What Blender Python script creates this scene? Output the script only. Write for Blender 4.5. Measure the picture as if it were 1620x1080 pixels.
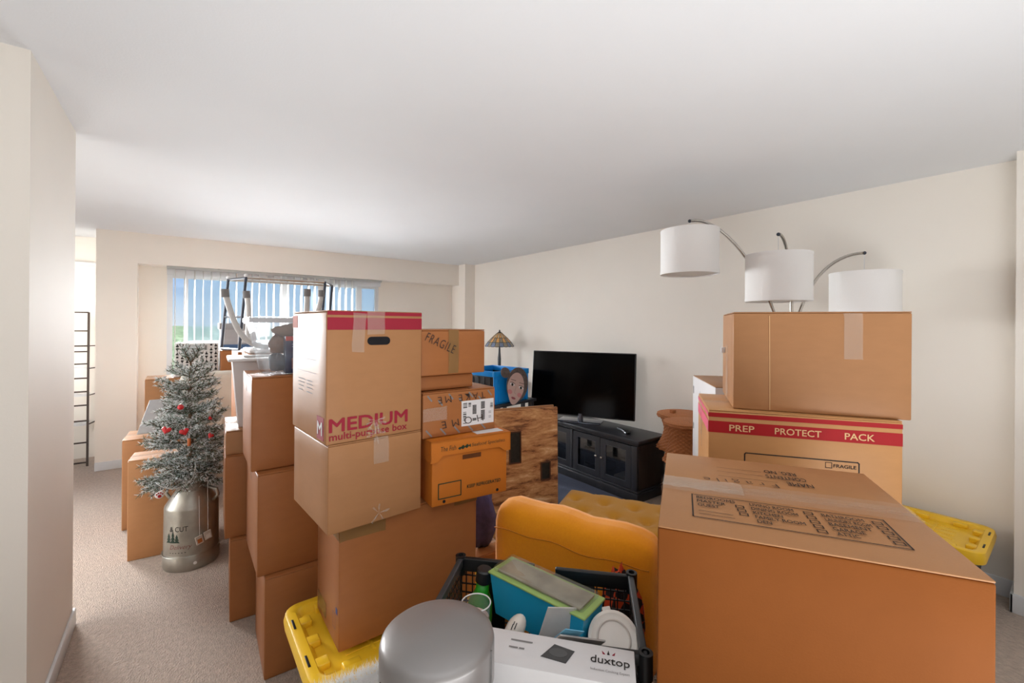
import bpy, bmesh, math, random
from mathutils import Vector, Matrix
random.seed(7)
R = math.radians
scene = bpy.context.scene
COL = scene.collection
for o in list(bpy.data.objects): bpy.data.objects.remove(o)

# ------------------------------------------------------------------ camera
cam_d = bpy.data.cameras.new('camera'); cam = bpy.data.objects.new('camera', cam_d); COL.objects.link(cam)
cam_d.sensor_fit = 'HORIZONTAL'; cam_d.sensor_width = 36.0
cam_d.lens = 36.0 * 688.1 / 1620.0
cam_d.shift_y = -26.6 / 1620.0
cam_d.clip_start = 0.02; cam_d.clip_end = 9000
cam.matrix_world = Matrix.Translation((0, 0, 1.5)) @ Matrix.Rotation(R(-37.33), 4, 'Z') @ Matrix.Rotation(R(90), 4, 'X') @ Matrix.Rotation(R(0.408), 4, 'Z')
scene.camera = cam

# ------------------------------------------------------------------ world, lights, exposure
scene.view_settings.view_transform = 'Standard'; scene.view_settings.look = 'None'
scene.view_settings.gamma = 1.0; scene.view_settings.use_curve_mapping = False
scene.view_settings.exposure = 1.02
world = bpy.data.worlds.new('world'); scene.world = world; world.use_nodes = True
wn = world.node_tree.nodes; wl = world.node_tree.links
bgn = wn['Background']
# clear daytime sky: pale at the horizon, deeper blue overhead, the same all round
tcw = wn.new('ShaderNodeTexCoord'); sep = wn.new('ShaderNodeSeparateXYZ'); rampw = wn.new('ShaderNodeValToRGB')
wl.new(tcw.outputs['Generated'], sep.inputs[0]); wl.new(sep.outputs['Z'], rampw.inputs[0]); wl.new(rampw.outputs[0], bgn.inputs[0])
ew = rampw.color_ramp.elements
ew[0].position = 0.0; ew[0].color = (.80, .89, 1.0, 1); ew[1].position = 1.0; ew[1].color = (.12, .27, .70, 1)
for p_, c_ in ((.035, (.60, .78, 1.0)), (.10, (.33, .56, .97)), (.35, (.18, .38, .88))): q_ = ew.new(p_); q_.color = (*c_, 1)
bgn.inputs[1].default_value = 0.46

def area(name, loc, rot, sx, sy, power, color, spread=180):
    l = bpy.data.lights.new(name, 'AREA'); l.shape = 'RECTANGLE'; l.size = sx; l.size_y = sy
    l.energy = power; l.color = color; l.spread = R(spread)
    o = bpy.data.objects.new(name, l); COL.objects.link(o); o.location = loc; o.rotation_euler = rot
    return o
sun_d = bpy.data.lights.new('sun', 'SUN'); sun_d.energy = 5; sun_d.angle = R(0.6); sun_d.color = (1, .95, .86)
sun = bpy.data.objects.new('sun', sun_d); COL.objects.link(sun); sun.rotation_euler = (R(50), 0, R(24))
# daylight entering by the windows of the side bay (left), the far bay window and the blind window
area('daylight_side_window', (-3.12, 3.95, 1.45), (0, R(-80), 0), 1.35, 1.5, 9, (.97, .985, 1.0), 75)
area('daylight_side_window_end', (-3.12, 5.7, 1.5), (0, R(-88), R(20)), 1.35, .5, 7, (1.0, .985, .96), 50)
area('daylight_far_window', (-1.45, 6.60, 1.45), (R(-78), 0, R(18)), 1.0, 1.35, 15, (.97, .985, 1.0), 52)
area('daylight_blind_window', (1.08, 6.195, 1.45), (R(-74), 0, 0), 2.2, 1.1, 62, (.96, .98, 1.0), 95)
# unseen fill lights added behind the camera, one turned up at the ceiling
area('camera_side_fill', (0.6, -2.1, 1.45), (R(90), 0, 0), 3.4, 1.5, 5, (.96, .98, 1.0))
area('ceiling_bounce_fill', (0.0, -0.9, 0.4), (R(180), 0, 0), 2.8, 1.3, 45, (.95, .98, 1.0))

# ------------------------------------------------------------------ materials
def lin(c): return tuple(((x/255)/12.92 if x/255 <= .04045 else ((x/255+.055)/1.055)**2.4) for x in c)
MATS = {}
def mat(name, rgb, rough=.7, var=.06, scale=25, bump=0.0, bscale=None, metal=0, spec=.4, alpha=1, stretch=None, trans=0, coat=0, sheen=0, detail=4):
    if name in MATS: return MATS[name]
    m = bpy.data.materials.new(name); m.use_nodes = True
    nt = m.node_tree; b = nt.nodes['Principled BSDF']
    c = lin(rgb)
    b.inputs['Roughness'].default_value = rough; b.inputs['Metallic'].default_value = metal
    b.inputs['Specular IOR Level'].default_value = spec; b.inputs['Alpha'].default_value = alpha
    b.inputs['Transmission Weight'].default_value = trans; b.inputs['Coat Weight'].default_value = coat
    b.inputs['Sheen Weight'].default_value = sheen
    tc = nt.nodes.new('ShaderNodeTexCoord'); mp = nt.nodes.new('ShaderNodeMapping')
    if stretch: mp.inputs['Scale'].default_value = stretch
    nt.links.new(tc.outputs['Object'], mp.inputs[0])
    no = nt.nodes.new('ShaderNodeTexNoise'); no.inputs['Scale'].default_value = scale; no.inputs['Detail'].default_value = detail
    nt.links.new(mp.outputs[0], no.inputs['Vector'])
    mx = nt.nodes.new('ShaderNodeMix'); mx.data_type = 'RGBA'
    mx.inputs[6].default_value = (*[min(1, x*(1-var*2)) for x in c], 1); mx.inputs[7].default_value = (*[min(1, x*(1+var*2)) for x in c], 1)
    nt.links.new(no.outputs[0], mx.inputs[0]); nt.links.new(mx.outputs[2], b.inputs['Base Color'])
    if bump:
        n2 = nt.nodes.new('ShaderNodeTexNoise'); n2.inputs['Scale'].default_value = bscale or scale*4; n2.inputs['Detail'].default_value = 3
        nt.links.new(mp.outputs[0], n2.inputs['Vector'])
        bp = nt.nodes.new('ShaderNodeBump'); bp.inputs['Strength'].default_value = bump; bp.inputs['Distance'].default_value = .01
        nt.links.new(n2.outputs[0], bp.inputs['Height']); nt.links.new(bp.outputs[0], b.inputs['Normal'])
    MATS[name] = m; return m
def thin_glass(name, tint, refl=.08, haze=0.0, hazecol=(.8, .85, .88)):
    m = bpy.data.materials.new(name); m.use_nodes = True; nt = m.node_tree; nt.nodes.clear()
    out = nt.nodes.new('ShaderNodeOutputMaterial'); t = nt.nodes.new('ShaderNodeBsdfTransparent'); t.inputs[0].default_value = (*tint, 1)
    g = nt.nodes.new('ShaderNodeBsdfGlossy'); g.inputs['Roughness'].default_value = .03
    no = nt.nodes.new('ShaderNodeTexNoise'); no.inputs['Scale'].default_value = 3
    mr = nt.nodes.new('ShaderNodeMapRange'); mr.inputs['To Min'].default_value = refl*.9; mr.inputs['To Max'].default_value = refl*1.1
    nt.links.new(no.outputs[0], mr.inputs[0])
    mx = nt.nodes.new('ShaderNodeMixShader'); nt.links.new(mr.outputs[0], mx.inputs[0])
    nt.links.new(t.outputs[0], mx.inputs[1]); nt.links.new(g.outputs[0], mx.inputs[2])
    last = mx
    if haze:
        d = nt.nodes.new('ShaderNodeBsdfTranslucent'); d.inputs[0].default_value = (*hazecol, 1)
        m2 = nt.nodes.new('ShaderNodeMixShader'); m2.inputs[0].default_value = haze
        nt.links.new(mx.outputs[0], m2.inputs[1]); nt.links.new(d.outputs[0], m2.inputs[2]); last = m2
    nt.links.new(last.outputs[0], out.inputs[0]); MATS[name] = m; return m

wallm = mat('painted_wall', (243, 236, 226), .7, .012, 3, .03, 180)
hallm = mat('dimming_hall_paint', (150, 142, 134), .6, .02, 3)  # unseen hall walls, darkened to cut the light bounced onto box fronts
ceilm = mat('painted_ceiling', (238, 240, 243), .8, .012, 2, .05, 120)
trimm = mat('white_trim', (222, 224, 226), .4, .01)
carpet = mat('beige_carpet', (188, 170, 155), .95, .2, 38, 1.0, 95, spec=.1, sheen=.2, stretch=(1.6, 1, 1), detail=10)
card = mat('cardboard', (168, 120, 80), .42, .035, 14, .06, 220, spec=.22, stretch=(1, 1, 3))
card2 = mat('cardboard_shaded', (164, 104, 60), .42, .035, 14, .06, 220, spec=.22, stretch=(1, 1, 3))  # deeper copy of the cardboard, shadow tone put into its colour
card4 = mat('cardboard_light', (192, 140, 90), .36, .035, 14, .06, 220, spec=.2, stretch=(1, 1, 3))
card3 = mat('cardboard_front_shade', (128, 73, 32), .6, .03, 14, .06, 220, spec=.06)  # same board as the flaps, the front's shade put into its colour
orange_card = mat('cardboard_orange', (196, 112, 36), .55, .03, 12, .05, 200, spec=.25)
whitecard = mat('white_carton', (225, 222, 222), .6, .02, 10)
edgem = mat('cardboard_edge', (150, 106, 70), .85, .1, 60)
redp = mat('red_print', (150, 24, 46), .65, .03, 30)
redp2 = mat('bright_red_print', (166, 10, 18), .65, .03, 30)
redp_lit = mat('lit_red_print', (206, 84, 110), .65, .03, 30)  # red band again, paled to put the window light into its colour
blackp = mat('black_print', (38, 34, 32), .7, .05, 30)
inkm = mat('pen_ink', (62, 48, 42), .7, .05, 30)
tanp = mat('tan_print', (226, 184, 134), .7, .02, 30)
darkgreenp = mat('dark_green_print', (44, 56, 34), .7, .05, 30)
bluep = mat('blue_print', (72, 78, 130), .7, .05, 30)
greyp = mat('grey_print', (130, 126, 124), .7, .05, 30)
cleartape = mat('clear_tape', (226, 214, 200), .16, .06, 22, .35, 16, spec=.6, alpha=.22)
faint_tape = mat('faint_clear_tape', (226, 214, 200), .14, .06, 22, .35, 16, spec=.6, alpha=.10)
browntape = mat('brown_tape', (150, 112, 68), .25, .05, 22, .15, 20, spec=.5, alpha=.8)
holem = mat('dark_hole', (22, 20, 24), .9, .05)
yellowpl = mat('yellow_plastic', (248, 200, 44), .32, .02, 8, spec=.5)
blackpl = mat('black_plastic', (24, 25, 26), .4, .08, 20, spec=.5)
greypl = mat('grey_plastic', (150, 147, 146), .45, .02)
whitepl = mat('white_plastic', (228, 227, 226), .4, .02)
mustard = mat('mustard_fabric', (255, 160, 26), .9, .05, 120, .25, 500, spec=.15, sheen=.3)
olive = mat('ochre_seat_fabric', (206, 148, 48), .9, .05, 120, .25, 500, spec=.15, sheen=.3)
woodleg = mat('wood_leg', (110, 72, 44), .5, .15, 8, stretch=(8, 8, 1))
blackwood = mat('black_stained_wood', (44, 45, 50), .38, .25, 14, .08, 60, stretch=(1, 1, .12), spec=.5)
brownblack = mat('espresso_wood_side', (54, 44, 40), .5, .3, 16, .06, 60, stretch=(6, 6, .5))
screenm = mat('tv_screen', (4, 4, 5), .14, 0, 2, spec=.12)
chrome = mat('brushed_steel', (196, 190, 182), .25, .04, 20, metal=1)
darkmetal = mat('dark_steel', (74, 78, 88), .35, .08, 20, metal=.8)
brownmetal = mat('bronze_metal', (74, 62, 56), .5, .06, 20, metal=.3)
linen = mat('linen_shade', (252, 248, 246), .9, .03, 160, .2, 500, stretch=(1, 1, 8), spec=.1)
wicker = mat('wicker', (190, 118, 68), .6, .2, 90, .9, 140, stretch=(1, 1, 4))
galv = mat('galvanised_metal', (164, 160, 150), .42, .14, 16, .1, 40, metal=.85)
galv2 = mat('galvanised_rough_band', (142, 138, 130), .55, .3, 60, .4, 90, metal=.8)
bluecr = mat('blue_plastic', (14, 136, 214), .4, .03)
rugm = mat('blue_grey_rug', (92, 98, 116), .95, .3, 140, .8, 300, stretch=(3, 1, 1), spec=.1)
beige = mat('beige_upholstery', (206, 196, 182), .9, .03, 80, .2, 400, spec=.1)
cyanpl = mat('cyan_plastic', (32, 164, 208), .35, .03, 8)
greenpl = mat('green_plastic', (34, 150, 30), .35, .03, 8)
fur = mat('white_fur', (252, 246, 238), .9, .1, 60, spec=.1)
needle_g = mat('needle_green', (92, 108, 90), .8, .3, 60)
needle_w = mat('needle_flocked', (214, 218, 218), .9, .08, 60)
bark = mat('tree_bark', (96, 74, 56), .9, .2, 60)
redgl = mat('red_glitter', (214, 22, 34), .3, .2, 400, .4, 500, spec=.7)
purple = mat('purple_cloth', (78, 70, 108), .9, .2, 30, .3, 60)
clearpl = thin_glass('clear_plastic', (.93, .94, .95), .09, .09)
clearpl2 = thin_glass('clear_lid', (.94, .95, .95), .10, .05)
glass = thin_glass('window_glass', (.95, .97, .98), .05)
glass2 = thin_glass('screened_glass', (.90, .95, .96), .05, .30, (.86, .94, .98))
cabglass = thin_glass('cabinet_glass', (.55, .58, .62), .08)

# ------------------------------------------------------------------ geometry helpers
class MB:
    def __init__(s): s.v = []; s.f = []; s.m = []; s.cur = 0; s.M = Matrix()
    def _add(s, vs, fs):
        n = len(s.v); s.v += [tuple(s.M @ Vector(p)) for p in vs]
        for f in fs: s.f.append(tuple(i+n for i in f)); s.m.append(s.cur)
        return s
    def box(s, x0, x1, y0, y1, z0, z1):
        return s._add([(x0,y0,z0),(x1,y0,z0),(x1,y1,z0),(x0,y1,z0),(x0,y0,z1),(x1,y0,z1),(x1,y1,z1),(x0,y1,z1)],
                      [(0,3,2,1),(4,5,6,7),(0,1,5,4),(1,2,6,5),(2,3,7,6),(3,0,4,7)])
    def frustum(s, b, t, z0, z1):   # b,t = (x0,x1,y0,y1)
        return s._add([(b[0],b[2],z0),(b[1],b[2],z0),(b[1],b[3],z0),(b[0],b[3],z0),(t[0],t[2],z1),(t[1],t[2],z1),(t[1],t[3],z1),(t[0],t[3],z1)],
                      [(0,3,2,1),(4,5,6,7),(0,1,5,4),(1,2,6,5),(2,3,7,6),(3,0,4,7)])
    def rbox(s, x0, x1, y0, y1, z0, z1, r=.01, n=4, bulge=(0,0,0), fn=None):
        L = (x1-x0, y1-y0, z1-z0); r = min(r, min(L)*.49)
        def ticks(l):
            t = [0, r*.3, r]
            t += [r+(l-2*r)*i/n for i in range(1, n)]
            return t + [l-r, l-r*.3, l]
        T = [ticks(l) for l in L]; idx = {}; vs = []; fs = []
        def vid(i, j, k):
            key = (i, j, k)
            if key not in idx:
                p = Vector((T[0][i], T[1][j], T[2][k])); q = Vector([min(max(p[a], r), L[a]-r) for a in range(3)])
                d = p-q
                if d.length > 1e-9: p = q + d.normalized()*r
                for a in range(3):
                    if bulge[a]:
                        b_, c_ = (a+1) % 3, (a+2) % 3
                        sg = (p[a]/L[a]-.5)*2
                        p[a] += bulge[a]*sg*math.sin(math.pi*min(max(p[b_]/L[b_],0),1))*math.sin(math.pi*min(max(p[c_]/L[c_],0),1))
                p = p + Vector((x0, y0, z0))
                if fn: p = fn(p)
                idx[key] = len(vs); vs.append(tuple(p))
            return idx[key]
        N = [len(t)-1 for t in T]
        for a in range(3):
            b_, c_ = (a+1) % 3, (a+2) % 3
            for side in (0, N[a]):
                for i in range(N[b_]):
                    for j in range(N[c_]):
                        q = []
                        for (di, dj) in ((0,0),(1,0),(1,1),(0,1)):
                            k = [0,0,0]; k[a] = side; k[b_] = i+di; k[c_] = j+dj; q.append(vid(*k))
                        fs.append(tuple(q) if side else tuple(reversed(q)))
        return s._add(vs, fs)
    def lathe(s, prof, seg=32, cx=0, cy=0, caps=True, fn=None, sx=1, sy=1):
        vs = []; fs = []
        for i, (r, z) in enumerate(prof):
            for k in range(seg):
                a = 2*math.pi*k/seg; rr = r if not fn else fn(r, z, a)
                vs.append((cx+rr*math.cos(a)*sx, cy+rr*math.sin(a)*sy, z))
        for i in range(len(prof)-1):
            for k in range(seg):
                k2 = (k+1) % seg; fs.append((i*seg+k, i*seg+k2, (i+1)*seg+k2, (i+1)*seg+k))
        if caps:
            fs.append(tuple(reversed(range(seg)))); n = (len(prof)-1)*seg; fs.append(tuple(range(n, n+seg)))
        return s._add(vs, fs)
    def tube(s, pts, r, seg=8, close=False):
        pts = [Vector(p) for p in pts]; vs = []; fs = []; n = len(pts)
        up = None
        for i, p in enumerate(pts):
            if close: t = (pts[(i+1) % n]-pts[i-1])
            else: t = pts[min(i+1, n-1)]-pts[max(i-1, 0)]
            t.normalize()
            if up is None: up = Vector((0,0,1)) if abs(t.z) < .9 else Vector((1,0,0))
            a = t.cross(up); 
            if a.length < 1e-6: a = t.cross(Vector((0,1,0)))
            a.normalize(); b = a.cross(t); up = b
            rr = r[i] if isinstance(r, (list, tuple)) else r
            for k in range(seg):
                an = 2*math.pi*k/seg; vs.append(tuple(p+a*math.cos(an)*rr+b*math.sin(an)*rr))
        m = n if close else n-1
        for i in range(m):
            j = (i+1) % n
            for k in range(seg):
                k2 = (k+1) % seg; fs.append((i*seg+k, i*seg+k2, j*seg+k2, j*seg+k))
        if not close: fs.append(tuple(reversed(range(seg)))); fs.append(tuple((n-1)*seg+k for k in range(seg)))
        return s._add(vs, fs)
    def bar(s, p, q, w, h=None):
        h = h or w; p = Vector(p); q = Vector(q); t = (q-p).normalized()
        up = Vector((0,0,1)) if abs(t.z) < .95 else Vector((0,1,0))
        a = t.cross(up).normalized()*w/2; b = a.cross(t).normalized()*h/2
        vs = [p-a-b, p+a-b, p+a+b, p-a+b, q-a-b, q+a-b, q+a+b, q-a+b]
        return s._add([tuple(x) for x in vs], [(0,3,2,1),(4,5,6,7),(0,1,5,4),(1,2,6,5),(2,3,7,6),(3,0,4,7)])
    def sphere(s, c, r, seg=16, rings=10, sc=(1,1,1)):
        prof = [(math.sin(math.pi*i/rings)*r if 0 < i < rings else r*.01, -math.cos(math.pi*i/rings)*r) for i in range(rings+1)]
        old = s.M; s.M = s.M @ Matrix.Translation(c) @ Matrix.Diagonal((*sc, 1)); s.lathe(prof, seg); s.M = old; return s
    def poly(s, pts, z0, z1):  # extruded outline
        n = len(pts); vs = [(x,y,z0) for x,y in pts]+[(x,y,z1) for x,y in pts]
        fs = [tuple(reversed(range(n))), tuple(range(n, 2*n))]+[(i, (i+1) % n, n+(i+1) % n, n+i) for i in range(n)]
        return s._add(vs, fs)
    def mesh(s, name, mats, smooth=False, recalc=True):
        me = bpy.data.meshes.new(name); me.from_pydata(s.v, [], s.f)
        for m in (mats if isinstance(mats, (list, tuple)) else [mats]): me.materials.append(m)
        me.polygons.foreach_set('material_index', s.m)
        if recalc:
            bm = bmesh.new(); bm.from_mesh(me); bmesh.ops.recalc_face_normals(bm, faces=bm.faces); bm.to_mesh(me); bm.free()
        if smooth:
            me.polygons.foreach_set('use_smooth', [True]*len(me.polygons))
            if smooth != 'all': me.set_sharp_from_angle(angle=R(38))
        me.update(); return me
    def build(s, name, mats, parent=None, smooth=False, recalc=True, label=None):
        o = bpy.data.objects.new(name, s.mesh(name, mats, smooth, recalc)); COL.objects.link(o)
        if parent: o.parent = parent
        if label: o['label'] = label
        return o
def tag(o, label, cat, group=None, kind=None):
    o['label'] = label; o['category'] = cat
    if group: o['group'] = group
    if kind: o['kind'] = kind
    return o
def thing(name, label, cat, loc=(0,0,0), rz=0, group=None):
    o = bpy.data.objects.new(name, None); COL.objects.link(o); o.empty_display_size = .05
    o.location = loc; o.rotation_euler = (0, 0, rz); return tag(o, label, cat, group)
def struct(o): o['kind'] = 'structure'; return o
FACE = {'front': ((1,0,0),(0,0,1),(0,-1,0)), 'left': ((0,-1,0),(0,0,1),(-1,0,0)), 'top': ((1,0,0),(0,1,0),(0,0,1)),
        'right': ((0,1,0),(0,0,1),(1,0,0))}
def face_matrix(face, pos, rot=0, off=.0012):
    x, y, z = [Vector(a) for a in FACE[face]]
    M = Matrix((( x.x, y.x, z.x, 0), (x.y, y.y, z.y, 0), (x.z, y.z, z.z, 0), (0,0,0,1)))
    p = Vector(pos)+z*off
    return Matrix.Translation(p) @ M @ Matrix.Rotation(rot, 4, 'Z')
def text_mesh(body, width=None, height=None, weight=0, shear=0, spacing=1):
    cu = bpy.data.curves.new('t', 'FONT'); cu.body = body; cu.offset = min(weight, 0); cu.shear = shear; cu.space_character = spacing
    cu.resolution_u = 3; cu.extrude = 0
    ob = bpy.data.objects.new('t', cu); COL.objects.link(ob)
    dg = bpy.context.evaluated_depsgraph_get(); me = bpy.data.meshes.new_from_object(ob.evaluated_get(dg))
    bpy.data.objects.remove(ob); bpy.data.curves.remove(cu)
    xs = [v.co.x for v in me.vertices]; ys = [v.co.y for v in me.vertices]
    x0, x1, y0, y1 = min(xs), max(xs), min(ys), max(ys)
    sx = width/(x1-x0) if width else None; sy = height/(y1-y0) if height else None
    sx = sx or sy; sy = sy or sx
    for v in me.vertices: v.co = Vector(((v.co.x-x0)*sx, (v.co.y-y0)*sy, 0))
    if weight > 0:   # heavier strokes: the glyphs repeated with small shifts in one mesh
        bm = bmesh.new()
        for k, (a, c) in enumerate(((0,0),(1,0),(-1,0),(0,1),(0,-1),(.7,.7),(-.7,.7),(.7,-.7),(-.7,-.7))):
            n0 = len(bm.verts); bm.from_mesh(me); bm.verts.ensure_lookup_table()
            for v in bm.verts[n0:]: v.co += Vector((a*weight*sx*.8, c*weight*sy*.8, k*.00004))
        bm.to_mesh(me); bm.free()
    return me
def print_text(body, parent, face, pos, width=None, height=None, m=None, rot=0, weight=.0, shear=0, off=.0016, name='lettering', spacing=1):
    me = text_mesh(body, width, height, weight, shear, spacing); me.name = name
    me.materials.append(m or blackp); o = bpy.data.objects.new(name, me); COL.objects.link(o); o.parent = parent
    o.matrix_local = face_matrix(face, pos, rot, off); return o
def print_rect(parent, face, pos, w, h, m, rot=0, name='stripe', off=.0008):
    o = MB().box(0, w, 0, h, -.0004, .0004).build(name, m, parent); o.matrix_local = face_matrix(face, pos, rot, off); return o
def print_lines(parent, face, segs, m, w=.002, name='printed_line', off=.001):
    mb = MB()
    for (a, b) in segs:
        p = Vector((a[0], a[1], 0)); q = Vector((b[0], b[1], 0)); t = (q-p).normalized(); n = Vector((-t.y, t.x, 0))*w/2
        p = p-t*w/2; q = q+t*w/2
        mb._add([tuple(p-n), tuple(q-n), tuple(q+n), tuple(p+n)], [(0,1,2,3)])
    o = mb.build(name, m, parent, recalc=False); o.matrix_local = face_matrix(face, (0,0,0), 0, off); return o
def frame_rect(parent, face, x, y, w, h, m, lw=.002, name='printed_frame', org=(0,0,0)):
    o = print_lines(parent, face, [((x,y),(x+w,y)),((x+w,y),(x+w,y+h)),((x+w,y+h),(x,y+h)),((x,y+h),(x,y))], m, lw, name)
    o.matrix_local = face_matrix(face, org, 0, .001); return o
def tape(parent, face, pos, w, h, m=None, rot=0, off=.0022, wr=.0012, name='tape', seed=0):
    rr = random.Random(seed or (w*1000+h*77)); nx = max(2, int(w/.02)); ny = max(2, int(h/.02)); mb = MB(); vs = []; fs = []
    for j in range(ny+1):
        for i in range(nx+1):
            vs.append((w*i/nx+(rr.uniform(-.003,.003) if j in (0,ny) and w<h else 0), h*j/ny+(rr.uniform(-.003,.003) if i in (0,nx) and h<=w else 0), rr.uniform(-wr, wr)))
    for j in range(ny):
        for i in range(nx): a = j*(nx+1)+i; fs.append((a, a+1, a+nx+2, a+nx+1))
    mb._add(vs, fs); o = mb.build(name, m or cleartape, parent, True, recalc=False); o.matrix_local = face_matrix(face, pos, rot, off); return o

# ------------------------------------------------------------------ room shell
CH = 2.434
struct(MB().box(-3.5, 3.95, -2.3, 6.95, -.1, 0).build('floor', carpet))
struct(MB().box(-3.5, 3.95, -2.3, 6.95, CH, CH+.15).build('ceiling', ceilm))
struct(MB().box(3.684, 3.95, -2.3, 6.95, 0, CH).build('wall_right', wallm))
struct(MB().box(3.51, 3.684, -2.3, .214, 0, CH).build('wall_right_pilaster', wallm))
struct(MB().box(3.505, 3.684, 5.802, 6.4, 0, CH).build('wall_back_column', wallm))
b = MB()
b.box(-.36, -.12, 6.21, 6.4, 0, CH); b.box(2.29, 3.684, 6.21, 6.4, 0, CH); b.box(-.12, 2.29, 6.21, 6.4, 0, .8); b.box(-.12, 2.29, 6.21, 6.4, 2.075, CH)
struct(b.build('wall_back', wallm))
struct(MB().box(-.36, 3.505, 5.996, 6.21, 2.115, CH).build('wall_back_soffit', wallm))
struct(MB().box(-.676, -.36, 5.996, 6.9, 0, CH).build('wall_back_pier', wallm))
b = MB(); b.box(-3.3, -2.9, 6.66, 6.9, 0, CH); b.box(-1.0, -.676, 6.66, 6.9, 0, CH); b.box(-2.9, -1.0, 6.66, 6.9, 0, .75); b.box(-2.9, -1.0, 6.66, 6.9, 2.12, CH)
struct(b.build('wall_bay_back', wallm))
struct(MB().box(-3.2, -.676, 6.60, 6.66, 2.115, 2.15).build('trim_1', trimm))
b = MB(); b.box(-3.5, -3.2, 3.0, 3.25, 0, CH); b.box(-3.5, -3.2, 5.95, 6.95, 0, CH); b.box(-3.5, -3.2, 3.25, 5.95, 0, .75); b.box(-3.5, -3.2, 3.25, 5.95, 2.12, CH)
struct(b.build('wall_bay_left', wallm))
struct(MB().box(-3.5, -.415, 2.203, 3.016, 0, CH).build('wall_left', wallm))
struct(MB().box(-2.1, -1.9, -2.3, 2.203, 0, CH).build('wall_hall_left', hallm))
struct(MB().box(-2.1, 3.95, -2.4, -2.2, 0, CH).build('wall_front', hallm))
def baseboard(n, x0, x1, y0, y1, h=.085): struct(MB().rbox(x0, x1, y0, y1, 0, h, .004, 1).build(n, trimm, None, True))
baseboard('baseboard_left', -.415, -.402, 2.19, 3.02); baseboard('baseboard_left_end', -1.9, -.402, 2.19, 2.203)
baseboard('baseboard_right', 3.670, 3.684, .228, 5.80, .1); baseboard('baseboard_pilaster', 3.496, 3.51, -2.2, .228, .1)
baseboard('baseboard_pilaster_end', 3.496, 3.684, .214, .228, .1)
baseboard('baseboard_pier', -.676, -.36, 5.983, 5.996); baseboard('baseboard_back', -.36, 3.505, 6.197, 6.21)
baseboard('baseboard_column', 3.49, 3.684, 5.789, 5.802)

def window(n, x0, x1, z0, z1, y0, y1, mullions, panes, M=Matrix()):
    b = MB(); f = .05
    b.box(x0, x0+f, y0, y1, z0, z1); b.box(x1-f, x1, y0, y1, z0, z1); b.box(x0+f, x1-f, y0+.001, y1-.001, z0, z0+f); b.box(x0+f, x1-f, y0+.001, y1-.001, z1-f, z1)
    root = struct(b.build(n, trimm)); root.matrix_world = M
    for (a, c) in mullions: MB().box(a, c, y0, y1-.01, z0+f, z1-f).build('mullion', trimm, root)
    for (a, c, g) in panes: MB().box(a, c, (y0+y1)/2-.003, (y0+y1)/2+.003, z0+f, z1-f).build('pane', g, root)
    return root
w1 = window('window_1', -.12, 2.29, .8, 2.075, 6.215, 6.275, [(.03, .07), (1.03, 1.12), (1.97, 2.05)],
       [(-.07, .03, glass), (.07, 1.03, glass2), (1.12, 1.97, glass2), (2.05, 2.24, glass2)])
MB().box(-.07, 2.24, 6.22, 6.265, 2.0, 2.025).build('top_rail', trimm, w1)
MB().box(-.15, 2.32, 6.14, 6.215, .77, .8).build('sill', trimm, w1)
window('window_2', -2.9, -1.0, .75, 2.12, 6.72, 6.78, [(-2.0, -1.92)], [(-2.85, -2.0, glass), (-1.92, -1.05, glass)])
window('window_3', 3.25, 5.95, .75, 2.12, 0, .06, [(4.55, 4.63)], [(3.3, 4.55, glass), (4.63, 5.9, glass)], Matrix.Translation((-3.3, 0, 0)) @ Matrix.Rotation(R(90), 4, 'Z'))

# ------------------------------------------------------------------ outside: wooded plain below the high floor
def canopy():
    rr = random.Random(3); vs = []; fs = []; nx, ny = 150, 110
    for j in range(ny+1):
        y = 160*(1.032**j)
        for i in range(nx+1):
            x = (i/nx-.45)*y*1.6
            h = -42 + rr.random()*min(9, 3+y*.004) + 7*math.sin(x*.004+y*.002)+5*math.sin(x*.011-y*.007)
            vs.append((x+rr.uniform(-1,1)*y*.003, y, h))
    for j in range(ny):
        for i in range(nx): a = j*(nx+1)+i; fs.append((a, a+1, a+nx+2, a+nx+1))
    b = MB(); b._add(vs, fs)
    m = mat('forest', (126, 146, 112), .95, .4, .05, spec=.05, detail=8)
    return b.build('tree_canopy', m, None, False, False)
tag(canopy(), 'green tree tops stretching to the horizon outside the window', 'forest', kind='stuff')

# ------------------------------------------------------------------ vertical blind
bl = thing('vertical_blind', 'white vertical blind turned open in front of the back window', 'blind', (1.07, 6.05, 2.07))
MB().box(-1.19, 1.2, -.02, .02, .015, .043).build('headrail', mat('headrail_grey', (176, 178, 176), .4, .02), bl)
MB().box(-1.19, 1.2, .03, .045, -.045, .04).build('valance_back', trimm, bl)
slm = mat('blind_slat', (206, 204, 200), .55, .01)
slat = MB().rbox(-.0012, .0012, -.040, .040, -1.45, 0, .001, 1).mesh('slat', slm)
for i, x in enumerate((-.047,.045,.127,.205,.283,.367,.443,.524,.607,.683,.758,.837,.914,.994,1.069,1.146,1.227,1.31,1.384,1.465,1.549,1.624,1.697,1.78,1.864)):
    o = bpy.data.objects.new('slat', slat); COL.objects.link(o); o.parent = bl; o.location = (x-1.07, 0, .012)
    o.rotation_euler = (0, 0, R(random.uniform(-5, 5)+6+(75 if i == 19 else 0)))
for x in (.35, 1.05, 1.75): MB().box(x-1.08, x-1.06, -.024, .0, .040, .052).build('clip', greypl, bl)

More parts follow.
